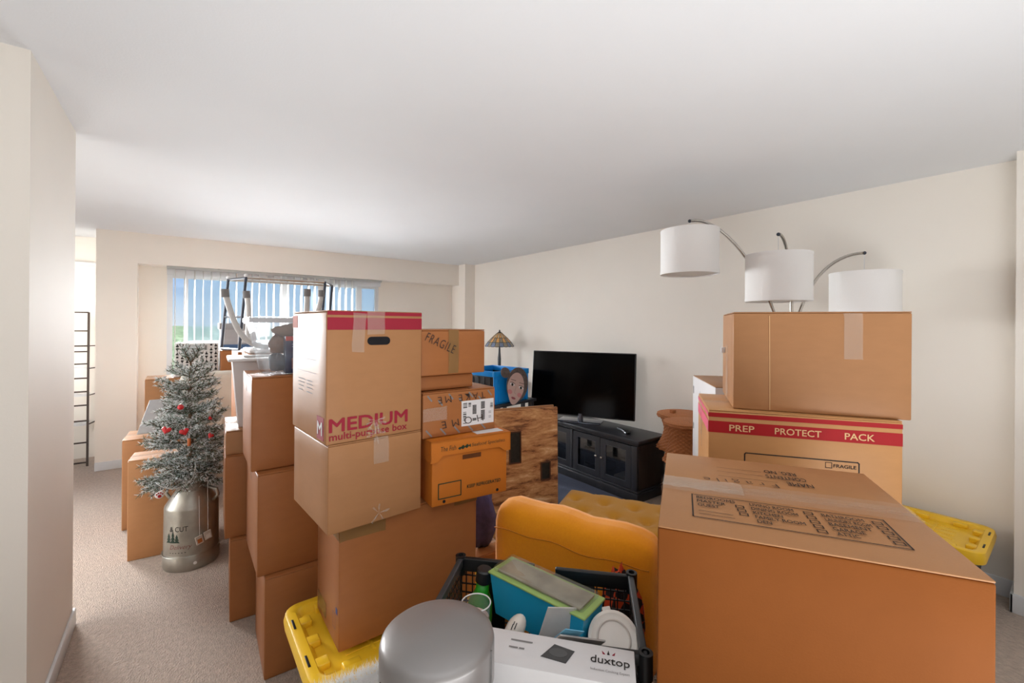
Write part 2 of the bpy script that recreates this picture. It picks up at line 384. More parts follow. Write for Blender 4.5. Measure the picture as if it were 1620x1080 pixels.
# ------------------------------------------------------------------ cartons
def carton(name, label, N, yaw, w, d, z0, z1, m=card, seam='x', bulge=.004, tp=cleartape, lid=True, group=None, cat='box', tails=True, fm=None):
    h = z1-z0; t = thing(name, label, cat, (N[0], N[1], z0+.0006), R(yaw), group)
    MB().rbox(0, w, 0, d, 0, h-.006, .005, 5, (bulge, bulge, 0)).build('body', m, t, True)
    if lid:
        g = .0015
        if seam == 'x':   # seam runs along x (width)
            for (a, c) in ((.001, d/2-g), (d/2+g, d-.001)): MB().rbox(.001, w-.001, a, c, h-.0055, h-.0012, .0018, 1).build('flap', fm or m, t, True)
            tape(t, 'top', (0, d/2-.026, h-.001), w, .052, tp, off=.0003, wr=.0002)
            if tails:
                tape(t, 'left', (0, d/2+.026, h-.075), .052, .07, tp, off=.0016+bulge*.2, wr=.0004)
                tape(t, 'right', (w, d/2-.026, h-.075), .052, .07, tp, off=.0016+bulge*.2, wr=.0004)
        else:
            for (a, c) in ((.001, w/2-g), (w/2+g, w-.001)): MB().rbox(a, c, .001, d-.001, h-.0055, h-.0012, .0018, 1).build('flap', m, t, True)
            tape(t, 'top', (w/2-.026, 0, h-.001), .052, d, tp, off=.0003, wr=.0002)
            if tails: tape(t, 'front', (w/2-.026, 0, h-.075), .052, .07, tp, off=.0016+bulge*.2, wr=.0004)
    return t

# stack nearest the carpet strip
carton('cardboard_box', 'brown box standing on the carpet, bottom of the stack under the clear tote', (.287, 2.071), -1.9, .45, .369, 0, .425, card2)
carton('cardboard_box', 'large brown box, middle of the stack under the clear tote', (.263, 2.102), -.2, .45, .398, .425, .859, card2)
c3 = carton('cardboard_box', 'brown box with taped top directly under the clear plastic tote', (.244, 2.152), -.6, .45, .355, .859, 1.265, card2)
# second stack behind
d1 = carton('cardboard_box', 'brown box on the carpet, bottom of the stack beside the milk can', (.203, 2.578), -4, .45, .40, 0, .411, card2)
frame_rect(d1, 'front', .18, .10, .06, .22, blackp, .002)
carton('cardboard_box', 'plain brown box second from the bottom beside the milk can', (.182, 2.605), -3, .44, .40, .411, .829, card2)
carton('cardboard_box', 'low brown box with shiny tape under the white waste bin', (.185, 2.613), -3, .42, .40, .829, .952, card)

# tote lid / left tote
def tote(name, label, cx, cy, rz, L=.76, W=.50, H=.385):
    t = thing(name, label, 'storage tote', (cx, cy, 0), rz)
    l, w = L/2, W/2
    MB().frustum((-l+.08, l-.08, -w+.06, w-.06), (-l+.035, l-.035, -w+.035, w-.035), .001, H-.05).build('tub', blackpl, t, True)
    b = MB(); b.rbox(-l+.03, l-.03, -w+.03, w-.03, H-.055, H-.028, .008, 3)      # sunken lid panel
    lid = b.build('lid', yellowpl, t, True)
    # rim as a swept rounded frame
    def rr(off, z, rc):
        pts = []
        for (sx, sy, a0) in ((1,1,0),(-1,1,90),(-1,-1,180),(1,-1,270)):
            for k in range(6):
                a = R(a0+90*k/5); pts.append((sx*(l-off-rc)+rc*math.cos(a), sy*(w-off-rc)+rc*math.sin(a), z))
        return pts
    rings = [rr(.004, H-.06, .06), rr(0, H-.03, .06), rr(.006, H-.004, .058), rr(.014, H, .052), rr(.040, H-.002, .035), rr(.052, H-.014, .028), rr(.062, H-.032, .02), rr(.05, H-.05, .03)]
    b = MB(); n = 24; vs = [p for r in rings for p in r]; fs = []
    for i in range(len(rings)):
        j = (i+1) % len(rings)
        for k in range(n): k2 = (k+1) % n; fs.append((i*n+k, i*n+k2, j*n+k2, j*n+k))
    b._add(vs, fs); b.build('rim', yellowpl, lid, True)
    for s in (-1, 1):
        for k in range(3):
            y = (k-1)*.125; MB().rbox(s*(l-.062)-.022, s*(l-.062)+.022, y-.022, y+.022, H-.03, H-.005, .006, 1).build('stacking_lug', yellowpl, lid, True)
        for k in range(4):
            x = (k-1.5)*.16; MB().rbox(x-.03, x+.03, s*(w-.062)-.018, s*(w-.062)+.018, H-.03, H-.006, .006, 1).build('stacking_lug', yellowpl, lid, True)
        for y in (-.11, .11): MB().rbox(s*(l-.02)-.004, s*(l-.02)+.004, y-.03, y+.03, H-.0005, H+.001, .0009, 1).build('slot', blackpl, lid, True)
    for k in range(5): MB().rbox(-l+.14, l-.14, -.12+k*.06-.003, -.12+k*.06+.003, H-.029, H-.0255, .001, 1).build('lid_rib', yellowpl, lid, True)
    for k in range(3): MB().rbox(-.15+k*.15-.006, -.15+k*.15+.006, -w+.1, w-.1, H-.029, H-.024, .002, 1).build('lid_rib', yellowpl, lid, True)
    return t
tote('storage_tote', 'black tote with yellow lid carrying the tall box stack', .70, 1.655, 0)
tote('storage_tote', 'black tote with yellow lid against the right wall', 3.385, .66, R(90))

# tall central stack
t1 = carton('cardboard_box', 'wide tan box with brown tape standing on the yellow tote lid', (.431, 1.518), -.4, .546, .298, .385, .82, card2, bulge=0, tp=browntape, tails=False)
tape(t1, 'front', (0, 0, .375), .16, .055, browntape, off=.0015, wr=.0004, seed=4)
tape(t1, 'left', (0, .15, .375), .15, .055, browntape, off=.0015, wr=.0004, seed=5)
tape(t1, 'front', (.44, 0, .39), .106, .045, browntape, off=.0015, wr=.0004, seed=6)
tape(t1, 'left', (0, .28, .03), .12, .055, browntape, off=.0015, wr=.0004, seed=8)
frame_rect(t1, 'left', 0, 0, .03, .05, bluep, .0015, org=(0, .07, .06)); print_rect(t1, 'left', (0, .035, .12), .018, .02, bluep, name='printed_icon')
m2 = carton('cardboard_box', 'plain tan box under the box printed MEDIUM', (.377, 1.455), 3.9, .334, .385, .82, 1.11, card, bulge=0, tails=False)
tape(m2, 'front', (.15, 0, .20), .055, .09, cleartape, wr=.001)
def star_tape(parent, x, z, s=.03, seed=1):
    rr = random.Random(seed); b = MB()
    for k in range(9):
        a = rr.uniform(0, 6.28); l = s*rr.uniform(.6, 1.3); p = Vector((math.cos(a), math.sin(a), 0))*l; n = Vector((-p.y, p.x, 0))*.12
        b._add([(0,0,0), tuple(p-n), tuple(p*1.1+Vector((0,0,.002))), tuple(p+n)], [(0,1,2,3)])
    o = b.build('crumpled_tape', cleartape, parent, recalc=False); o.matrix_local = face_matrix('front', (x, 0, z), 0, .003)
star_tape(m2, .17, .03, .03, 3)
m1 = carton('cardboard_box', 'box printed MEDIUM multi-purpose box with red bands, top of its stack', (.369, 1.453), 3.8, .340, .382, 1.11, 1.543, card, bulge=0, tp=cleartape, tails=False)
print_rect(m1, 'front', (.002, 0, .417), .336, .012, redp); print_rect(m1, 'front', (.002, 0, .369), .336, .040, redp)
print_rect(m1, 'left', (0, .38, .372), .06, .045, mat('pale_red_print', (206, 120, 104), .7), name='stripe')  # paler red than the front bands
tape(m1, 'front', (.078, 0, .296), .042, .13, cleartape, rot=R(-4), wr=.001, seed=2)
tape(m1, 'front', (.134, 0, .352), .062, .08, cleartape, rot=R(2), wr=.001, seed=3)
hs = MB(); hs.rbox(0, .082, -.014, .014, -.001, .001, .001, 1)
b = MB(); pts = []
for (cx, a0) in ((.068, -90), (.014, 90)):
    for k in range(9): a = R(a0+180*k/8); pts.append((cx+.014*math.cos(a), .014*math.sin(a)))
b.poly(pts, -.0006, .0006); o = b.build('hand_hole', holem, m1); o.matrix_local = face_matrix('front', (.133, 0, .331), 0, .0008)
print_text('MEDIUM', m1, 'front', (.010, 0, .040), .272, .042, redp, weight=.028)
print_text('multi-purpose box', m1, 'front', (.010, 0, .006), .270, .030, redp, weight=.018)
star_tape(m1, .165, .06, .034, 5); star_tape(m1, .165, .015, .03, 6)
print_rect(m1, 'left', (0, .088, .010), .068, .075, redp, name='printed_badge'); print_text('M', m1, 'left', (0, .078, .026), .046, .042, whitecard, weight=.02, off=.0022)
print_lines(m1, 'left', [((-.33, z), (-.10, z)) for z in (.31, .265, .22)], greyp, .0012)
for k, zz in enumerate((.19, .178, .165, .15)): print_lines(m1, 'left', [((-.30, zz), (-.22-.01*k, zz)), ((-.20, zz), (-.14, zz))], greyp, .003)

# stack right of it: fish box, take-me-home box, thin box, fragile box
fb = thing('lidded_box', 'orange lidded carton printed The Fish Seafood Specialists and KEEP REFRIGERATED', 'box', (.736, 1.450, .8206), R(-5.5))
MB().rbox(.006, .329, .006, .27, 0, .235, .004, 3).build('body', orange_card, fb, True)
lid = MB().rbox(-.004, .341, -.004, .28, .238, .2445, .002, 2).build('lid', orange_card, fb, True)
# lid skirt with deeper tabs at the corners
def skirt(pts, thick, axis, parent):
    b = MB(); b.poly(pts, 0, thick); o = b.build('lid_skirt', orange_card, parent)
    o.matrix_local = axis; return o
out = [(0,-.028),(0,0),(.345,0),(.345,-.028),(.345,-.075),(.318,-.075),(.292,-.056),(.05,-.056),(.03,-.078),(0,-.078)]
skirt([(0,-.078),(.03,-.078),(.05,-.056),(.292,-.056),(.318,-.075),(.345,-.075),(.345,0),(0,0)], .004, face_matrix('front', (-.004, -.004, .2445), 0, -.004), lid)
skirt([(0,-.075),(.284,-.075),(.284,0),(0,0)], .004, face_matrix('left', (-.004, .28, .2445), 0, -.004), lid)
skirt([(0,-.075),(.284,-.075),(.284,0),(0,0)], .004, face_matrix('right', (.341, -.004, .2445), 0, -.004), lid)
print_text('The Fish', fb, 'front', (.036, -.004, .205), .062, .018, darkgreenp, off=.0015, shear=.1, weight=-.004)
print_text('Seafood Specialists', fb, 'front', (.165, -.004, .204), .148, .017, darkgreenp, off=.0015, shear=.1, weight=-.004)
b = MB()
for (x, y, s) in ((0,0,.009),(.014,.003,.012),(.031,.005,.011)):
    b.poly([(x-s*.9,y),(x,y+s*.7),(x+s*.6,y),(x+s*1.3,y+s*.6),(x+s*1.3,y-s*.6),(x+s*.6,y),(x,y-s*.7)][::-1] if False else [(x-s*.9,y),(x,y-s*.7),(x+s*.6,y-s*.1),(x+s*1.3,y-s*.6),(x+s*1.3,y+s*.6),(x+s*.6,y+s*.1),(x,y+s*.7)], -.0004, .0004)
o = b.build('fish_emblem', darkgreenp, fb); o.matrix_local = face_matrix('front', (.114, -.004, .208), 0, .001)
print_text('KEEP REFRIGERATED', fb, 'front', (.150, .006, .046), .150, .013, darkgreenp, weight=.02)
frame_rect(fb, 'front', .032, .026, .092, .056, darkgreenp, .004, org=(0, .006, 0))
b = MB().poly([(.0,.0),(.08,0),(.08,.017),(0,.017)], -.0004, .0004); o = b.build('hand_hole', mat('dark_cardboard_hole', (96, 52, 18), .9), fb); o.matrix_local = face_matrix('front', (.13, .006, .160), 0, .0006)
for x in (.055, .285): o = MB().lathe([(.006,-.0004),(.006,.0004)], 14).build('vent_hole', holem, fb); o.matrix_local = face_matrix('front', (x, .006, .014), 0, .0006)
print_rect(fb, 'top', (.20, .02, .2445), .12, .05, whitecard, name='label_and_lit_patch')

gb = carton('shipping_box', 'scuffed brown box with shipping label and upside-down TAKE ME HOME writing', (.724, 1.497), -1.5, .325, .27, 1.066, 1.240, card2, bulge=0, tails=False)
print_rect(gb, 'front', (.165, 0, .028), .152, .10, whitecard, name='shipping_label', off=.0012)
b = MB(); rr = random.Random(2)
for (x0, y0, w_, h_, vert) in ((.215,.035,.018,.085,1),(.255,.04,.018,.08,1),(.292,.05,.012,.03,1),(.172,.10,.018,.02,0),(.196,.102,.012,.018,0),(.172,.035,.014,.05,0),(.30,.09,.012,.02,0)):
    n = 16
    for k in range(n):
        if rr.random() < .62: yy = y0+h_*k/n; b.box(x0, x0+w_, yy, yy+h_/n*.7, -.0003, .0003)
o = b.build('barcode', blackp, gb); o.matrix_local = face_matrix('front', (0,0,0), 0, .0022)
print_text('TAKE ME', gb, 'front', (.275, 0, .158), .215, .026, inkm, rot=R(181), weight=-.008, off=.0028, shear=-.15, name='handwriting', spacing=1.4)
print_text('HOME', gb, 'front', (.265, 0, .068), .19, .028, inkm, rot=R(183), weight=-.008, off=.0030, shear=-.15, name='handwriting', spacing=1.8)
tape(gb, 'front', (0, 0, .065), .10, .05, cleartape, wr=.001, seed=12)
for k in range(7): print_lines(gb, 'front', [((.02+k*.045, .16-.02*(k % 2)), (.035+k*.045, .142-.02*(k % 2)))], greyp, .006, 'scuff')
for k in range(5): print_lines(gb, 'front', [((.015+k*.06, .03), (.035+k*.06, .008))], greyp, .006, 'scuff')
carton('cardboard_box', 'flat brown box wedged under the box marked FRAGILE', (.73, 1.535), 0, .238, .24, 1.2415, 1.303, card2, bulge=0)
ib = carton('cardboard_box', 'brown box with handwritten FRAGILE scrawl, top of its stack', (.716, 1.497), 0, .285, .27, 1.303, 1.480, card2, bulge=0, tp=browntape, tails=False)
tape(ib, 'front', (.115, 0, .005), .045, .17, browntape, wr=.0003, seed=14)
print_text('FRAGILE', ib, 'front', (.012, 0, .135), .135, .034, inkm, rot=R(-24), weight=-.008, off=.004, shear=.1, name='handwriting', spacing=1.2)

# big front right box with room list
A = carton('moving_box', 'largest box, in the front, its top printed with a list of rooms', (.84, .566), -58.7, .56, .595, .45, 1.06, card3, bulge=0, tails=False, fm=card, tp=faint_tape)  # flaps lighter than the body: the brighter-lit top is in the colour
AH = .61
frame_rect(A, 'top', .074, .078, .402, .142, blackp, .003, org=(0, 0, AH))
def rooms(x, y, lines, width, cx):
    for k, (s, w_) in enumerate(lines):
        print_text(s, A, 'top', (x+.001*k, y-.024*k, AH), w_, .016, blackp, weight=.010, off=.002)
        if cx: frame_rect(A, 'top', cx+.001*k, y-.024*k+.001, .017, .013, blackp, .0025, org=(0, 0, AH), name='tick_box')
rooms(.084, .192, [('BEDROOMS', .088), ('MASTER', .064), ('GUEST', .048)], .09, None)
for k in range(3): frame_rect(A, 'top', .172+.002*k, .170-.022*k, .017, .013, blackp, .0025, org=(0, 0, AH), name='tick_box')
print_lines(A, 'top', [((.088,.118),(.160,.118)),((.088,.100),(.162,.100))], blackp, .0018).matrix_local = face_matrix('top', (0,0,AH), 0, .001)
rooms(.204, .190, [('LIVING ROOM', .092), ('DINING ROOM', .096), ('KITCHEN', .060), ('FAMILY ROOM', .098), ('DEN', .028)], .1, .318)
rooms(.352, .187, [('BATHROOM', .080), ('LAUNDRY ROOM', .086), ('BASEMENT', .078), ('GARAGE', .058), ('ATTIC', .040)], .1, .449)
for k, (s, w_, x, y) in enumerate((('NAME', .062, .385, .385), ('CONTENTS', .10, .378, .432), ('REG. NO', .082, .362, .476))):
    print_text(s, A, 'top', (x, y+.028, AH), w_, .028, blackp, rot=R(180), weight=.012, off=.002)
pl = print_lines(A, 'top', [((.15,.402),(.30,.402)),((.15,.445),(.27,.445)),((.15,.482),(.27,.482))], blackp, .0016); pl.matrix_local = face_matrix('top', (0,0,AH), 0, .001)
print_text('Fragile', A, 'top', (.295, .392, AH), .19, .040, inkm, rot=R(184), weight=-.014, off=.002, shear=-.1, name='handwriting', spacing=1.5)
tape(A, 'top', (0, .235, AH), .56, .11, faint_tape, wr=.0009, off=.0016, seed=21)
tape(A, 'top', (0, .25, AH), .20, .085, cleartape, wr=.0022, off=.0042, seed=25)
tape(A, 'left', (0, .345, AH-.09), .10, .09, cleartape, wr=.002, off=.003, seed=22)
tape(A, 'right', (.56, .25, AH-.09), .10, .09, cleartape, wr=.002, off=.003, seed=23)
carton('cardboard_box', 'box underneath the largest front box, barely in view', (.86, .56), -58.7, .52, .55, 0, .45, card2)

# right stack
P = carton('moving_box', 'box with red band printed PREP PROTECT PACK in the right stack', (1.624, .874), -55.7, .61, .423, .6, 1.179, card4, bulge=0, tails=False)
print_rect(P, 'front', (.001, 0, .551), .608, .016, redp2); print_rect(P, 'front', (.001, 0, .492), .608, .044, redp2)
for s, x, w_ in (('PREP', .073, .084), ('PROTECT', .225, .146), ('PACK', .442, .087)): print_text(s, P, 'front', (x, 0, .502), w_, .023, tanp, weight=.013, off=.0022)
print_lines(P, 'front', [((.126,.30),(.126,.419)),((.130,.423),(.481,.423)),((.485,.419),(.485,.30)),((.485,.30),(.126,.30)),((.126,.419),(.130,.423)),((.481,.423),(.485,.419))], blackp, .004)
frame_rect(P, 'front', .385, .396, .019, .019, blackp, .002); print_text('FRAGILE', P, 'front', (.409, 0, .399), .068, .012, blackp, weight=.012)
print_rect(P, 'left', (0, .42, .551), .418, .016, redp_lit); print_rect(P, 'left', (0, .42, .492), .418, .044, redp_lit)
tape(P, 'left', (0, .30, .42), .06, .15, cleartape, wr=.002, off=.003, seed=31); print_lines(P, 'left', [((-.26, .37), (-.258, .55))], greyp, .006, 'scuff')
carton('cardboard_box', 'box at the bottom of the right stack, hidden behind the largest box', (1.64, .87), -55.7, .58, .42, 0, .6, card2)
Q = carton('cardboard_box', 'plain brown box on top of the right stack with tape hanging down its front', (1.715, .825), -58.7, .551, .46, 1.179, 1.556, card, bulge=.003, tails=False)
tape(Q, 'front', (.356, 0, .205), .055, .165, cleartape, wr=.0012, off=.004, seed=33)
tape(Q, 'left', (0, .26, .0), .09, .24, cleartape, wr=.002, off=.004, seed=34)
print_lines(Q, 'front', [((.125, .005), (.122, .36))], tanp, .002, 'crease').matrix_local = face_matrix('front', (0,0,0), 0, .0035)
MB().rbox(-.02, .0, .30, .32, .20, .225, .004, 1).build('torn_flap', whitecard, Q, True)
W = thing('white_carton', 'white carton with a printed triangle mark behind the right stack', 'box', (2.38, 1.243, 0), R(-48.7))
MB().rbox(0, .33, 0, .59, .001, 1.155, .005, 3).build('body', whitecard, W, True)
for (a, c) in ((.002, .163), (.167, .328)): MB().rbox(a, c, .002, .588, 1.155, 1.16, .002, 1).build('flap', card, W, True)
print_lines(W, 'left', [((-.40, 1.02), (-.34, 1.02)), ((-.34, 1.02), (-.37, 1.08)), ((-.37, 1.08), (-.40, 1.02))], greyp, .003, 'printed_mark')
print_rect(W, 'left', (0, .57, 1.04), .02, .05, greyp, name='printed_mark'); print_rect(W, 'left', (0, .57, .80), .02, .04, greyp, name='printed_mark')

# ------------------------------------------------------------------ things on and behind the left stacks
# clear tote
K = thing('clear_tote', 'clear plastic tote full of bags and boxes with a blue latch', 'storage tote', (.30, 2.185, 1.266), R(-2))
b = MB(); n = 5
bx = (0, .34, 0, .26); tx = (-.055, .395, -.045, .305)
def shell(b, bx, tx, z0, z1, t):
    v = []
    for (r_, z) in ((bx, z0), (tx, z1)): v += [(r_[0], r_[2], z), (r_[1], r_[2], z), (r_[1], r_[3], z), (r_[0], r_[3], z)]
    b._add(v, [(0,3,2,1), (0,1,5,4), (1,2,6,5), (2,3,7,6), (3,0,4,7)])
shell(b, bx, tx, .001, .245, .003); b.build('tub', clearpl, K, recalc=False)
rim = MB()
for (x0, x1, y0, y1) in ((-.068, .408, -.058, -.042), (-.068, .408, .302, .318), (-.068, -.052, -.042, .302), (.392, .408, -.042, .302)): rim.box(x0, x1, y0, y1, .236, .256)
rim.build('rim', mat('tote_rim', (190, 192, 196), .4), K); MB().rbox(-.062, .402, -.052, .312, .256, .262, .002, 1).build('lid', clearpl2, K)
MB().rbox(.14, .19, -.066, -.052, .222, .266, .004, 1).build('latch', mat('navy_plastic', (44, 74, 116), .4), K, True)
zb = thing('carton', 'dark blue bag carton with upside-down white lettering inside the clear tote', 'box', (.385, 2.215, 1.269), R(-2))
MB().rbox(0, .20, 0, .07, 0, .17, .003, 2).build('body', mat('navy_carton', (40, 56, 92), .5), zb, True)
MB().box(.0, .2, -.0012, 0, .15, .17).build('stripe', mat('red_carton', (190, 60, 56), .6), zb)
print_text('ziploc', zb, 'front', (.10, 0, .142), .075, .028, mat('pale_blue_print', (150, 160, 190), .6), rot=R(180), weight=.01)
for x in (.025, .09): print_rect(zb, 'front', (x, 0, .02), .016, .05, mat('salmon_print', (150, 110, 110), .6), name='printed_panel')
clothm = [mat('taupe_bag', (140, 124, 114), .85, .2, 14, .5, 30), mat('grey_bag', (84, 88, 98), .8, .25, 14, .5, 30), mat('brown_bag', (120, 92, 78), .85, .2, 14, .5, 30)]
def lump(name, label, c, r, sc, m, seed, cat='bag'):
    rr = random.Random(seed); ph = [rr.uniform(0, 6) for _ in range(6)]
    b = MB(); rings = 12; seg = 18; prof = []
    vs = []; fs = []
    for i in range(rings+1):
        th = math.pi*i/rings
        for k in range(seg):
            a = 2*math.pi*k/seg; q = r*(1+.13*math.sin(3*a+ph[0]+2*th)+.1*math.sin(5*th+ph[1]+2*a)+.06*math.sin(7*a+ph[2]))
            vs.append((q*math.sin(th)*math.cos(a)*sc[0], q*math.sin(th)*math.sin(a)*sc[1], max(-q*math.cos(th)*sc[2], -r*sc[2]*.85)))
    for i in range(rings):
        for k in range(seg): k2 = (k+1) % seg; fs.append((i*seg+k, i*seg+k2, (i+1)*seg+k2, (i+1)*seg+k))
    b._add(vs, fs); o = b.build(name, m, None, 'all'); o.location = c; return tag(o, label, cat)
lump('cloth_bag', 'taupe crumpled bag at the top of the clear tote', (.47, 2.335, 1.455), .065, (1.6, .75, .7), clothm[0], 1)
lump('cloth_bag', 'brown crumpled bag against the left end of the clear tote', (.372, 2.325, 1.395), .055, (.8, .9, .8), clothm[2], 2)
lump('cloth_bag', 'dark grey plastic bag low in the clear tote', (.37, 2.315, 1.312), .05, (.75, 1.4, .85), clothm[1], 3)

# white waste bin on stack
E_ = thing('waste_bin', 'white tapered waste bin with open square rim on the second stack', 'bin', (.215, 2.66, .953), R(-3))
b = MB(); b.frustum((.03, .27, .02, .25), (0, .30, 0, .29), 0, .345); b.build('body', mat('bin_white', (214, 208, 206), .45, .02), E_)
b = MB()
for (x0, x1, y0, y1) in ((-.02, .32, -.02, .05), (-.02, .32, .24, .31), (-.02, .06, .045, .245), (.24, .32, .045, .245)): b.rbox(x0, x1, y0, y1, .345, .36, .005, 1)
b.build('rim', whitepl, E_, True)
MB().box(.06, .24, .05, .24, .3455, .3475).build('opening', mat('bin_inside', (150, 140, 124), .8), E_)
frame_rect(E_, 'front', .11, .06, .07, .05, greyp, .003, org=(0, .014, 0)); print_lines(E_, 'front', [((.10, .035), (.20, .035))], greyp, .006).matrix_local = face_matrix('front', (0, .016, 0), 0, .001)

# supports behind for the frame pile
carton('cardboard_box', 'tall brown box behind the stacks carrying the upturned stool', (.33, 3.02), 0, .55, .40, 0, 1.31, card2)
carton('cardboard_box', 'tall brown box behind the stacks carrying the folding steel rack', (.31, 3.46), 0, .65, .44, 0, 1.30, card2)
st = thing('stool', 'white upturned stool with grey rubber feet pointing up', 'stool', (.5, 3.22, 1.311))
def bez(p0, p1, p2, p3, n=10):
    p0, p1, p2, p3 = map(Vector, (p0, p1, p2, p3)); r = []
    for i in range(n+1): t = i/n; r.append(p0*(1-t)**3+p1*3*t*(1-t)**2+p2*3*t*t*(1-t)+p3*t**3)
    return r
MB().rbox(-.17, .27, -.17, .19, 0, .025, .012, 3).build('seat', whitepl, st, True)
greycap = mat('grey_rubber', (128, 124, 122), .7)
for (xt, yt, zt) in ((-.292, -.14, .375), (.16, -.14, .40), (-.15, .18, .39), (.325, .18, .42)):
    xb = -.12 if xt < 0 else .12; s_ = -1 if xt < 0 else 1
    pts = bez((xt, yt, zt), (xt+.05*(1 if xt < 0 else 0), yt, zt-.22), (xb-.08*(1 if xt < 0 else -.3), yt*.9, .04), (xb+(.06 if xt < 0 else -.02), yt*.9, .04), 12)
    MB().tube(pts, .0165, 10).build('leg', mat('offwhite_tube', (206, 202, 198), .4), st, 'all')
    MB().tube([(xt, yt, zt+.012), (xt+.004*(1 if xt < 0 else 0), yt, zt-.035)], .022, 12).build('foot_cap', greycap, st, True)
rk = thing('steel_rack', 'dark steel folding rack with twin top rails behind the upturned stool', 'rack', (.6, 3.68, 1.301))
L_, Rr = -.29, .27
for (xt, xb, y) in ((-.235, -.275, -.14), (-.32, -.36, .15), (.29, .25, -.14), (.41, .38, .15)):
    MB().tube([(xb, y, .01), (xt, y*.9, .52)], .010, 8).build('leg', darkmetal, rk, True)
for y, z in ((-.126, .515), (.135, .515)): MB().tube([(-.235 if y < 0 else -.32, y, z), (.29 if y < 0 else .41, y, z)], .008, 8).build('top_rail', chrome, rk, True)
for xa, xb, z in ((-.235, -.32, .515), (-.255, -.34, .24), (-.275, -.36, .012), (.29, .41, .515), (.25, .38, .012)):
    MB().tube([(xa, -.13, z), (xb, .14, z)], .008, 8).build('crossbar', darkmetal, rk, True)
for xa, y in ((-.235, -.126), (-.32, .135)): MB().sphere((xa, y, .53), .014).build('joint', whitepl, rk, True)

# beige armchair, boxes by the window
ac = thing('armchair', 'beige upholstered armchair seen from behind beyond the little tree', 'armchair', (.40, 4.75, 0))
MB().rbox(-.40, .42, -.20, -.02, .12, 1.07, .06, 5, (0, .01, 0)).build('backrest', beige, ac, 'all')
MB().rbox(-.28, .30, -.02, .28, .30, .46, .05, 4).build('seat_cushion', beige, ac, 'all')
for x in (-.40, .30): MB().rbox(x, x+.12, -.02, .28, .12, .62, .04, 3).build('armrest', beige, ac, 'all')
for x in (-.36, .36):
    for y in (-.15, .22): MB().lathe([(.015, .0), (.022, .13)], 12, x, y).build('leg', woodleg, ac, True)
carton('cardboard_box', 'brown box on the carpet by the window beneath the bottle-patterned box', (-.25, 5.08), 0, .55, .36, 0, .985, card)
carton('cardboard_box', 'brown box by the window beneath the grey lidded box', (.315, 5.1), 0, .45, .36, 0, 1.225, card2)
pb = thing('patterned_box', 'white box covered in black bottle shapes in front of the window', 'box', (-.035, 5.16, .986))
MB().rbox(0, .338, 0, .26, 0, .315, .004, 3).build('body', mat('pale_grey_carton', (216, 212, 208), .6), pb, True)
b = MB()
for i in range(9):
    for j in range(8):
        if 2 <= i <= 6 and j >= 6: continue
        x = .014+i*.0375; z = .012+j*.038; up = (i+j) % 2; s = 1 if up else -1; zc = z+.015
        if (i*3+j) % 4 == 0: b.poly([(x-.009, zc-s*.013), (x+.009, zc-s*.013), (x+.009, zc+s*.004), (x-.009, zc+s*.004)][::s], -.0004, .0004)
        else:
            pts = [(x-.011, zc-s*.014), (x+.011, zc-s*.014), (x+.011, zc-s*.004), (x+.004, zc+s*.004), (x+.004, zc+s*.015), (x-.004, zc+s*.015), (x-.004, zc+s*.004), (x-.011, zc-s*.004)]
            b.poly(pts[::s], -.0004, .0004)
o = b.build('bottle_print', blackp, pb); o.matrix_local = face_matrix('front', (0,0,0), 0, .0008)
print_rect(pb, 'front', (.095, 0, .245), .15, .055, mat('label_grey', (180, 178, 178), .6), name='shipping_label'); print_rect(pb, 'front', (.225, 0, .25), .014, .045, greyp, name='barcode', off=.002)
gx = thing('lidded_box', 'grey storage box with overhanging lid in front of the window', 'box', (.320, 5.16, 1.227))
MB().frustum((.01, .30, .01, .23), (.0, .31, .0, .24), 0, .215).build('body', mat('grey_fibre', (176, 174, 176), .6), gx)
MB().rbox(-.012, .322, -.012, .252, .205, .268, .004, 2).build('lid', mat('grey_fibre_dark', (156, 154, 154), .6), gx, True)
print_rect(gx, 'front', (.02, .006, .005), .27, .05, mat('slate_blue', (72, 102, 140), .6), name='blue_band', off=.006)
print_rect(gx, 'front', (.14, .006, .07), .12, .12, whitecard, name='label_and_lit_patch', off=.006)  # white patch paints the light falling on the box's right part
gl = thing('grey_board', 'grey rounded board propped on a brown box left of the little tree', 'board', (-.10, 4.28, .655))
MB().rbox(-.155, .22, -.012, .0, 0, .30, .006, 2, fn=lambda p: Vector((p.x+(p.z*.22 if p.x < 0 else 0), p.y, p.z))).build('panel', mat('board_grey', (158, 157, 156), .5), gl, True)
gl.rotation_euler = (R(-42), 0, 0)
# boxes standing on the carpet beside the can
f1 = carton('cardboard_box', 'tall brown box with open pale flap standing beside the milk can', (-.257, 3.613), -5, .36, .22, 0, .63, card)
carton('cardboard_box', 'brown box farther back on the carpet behind the open tall box', (-.328, 4.171), -3, .34, .34, 0, .648, card)

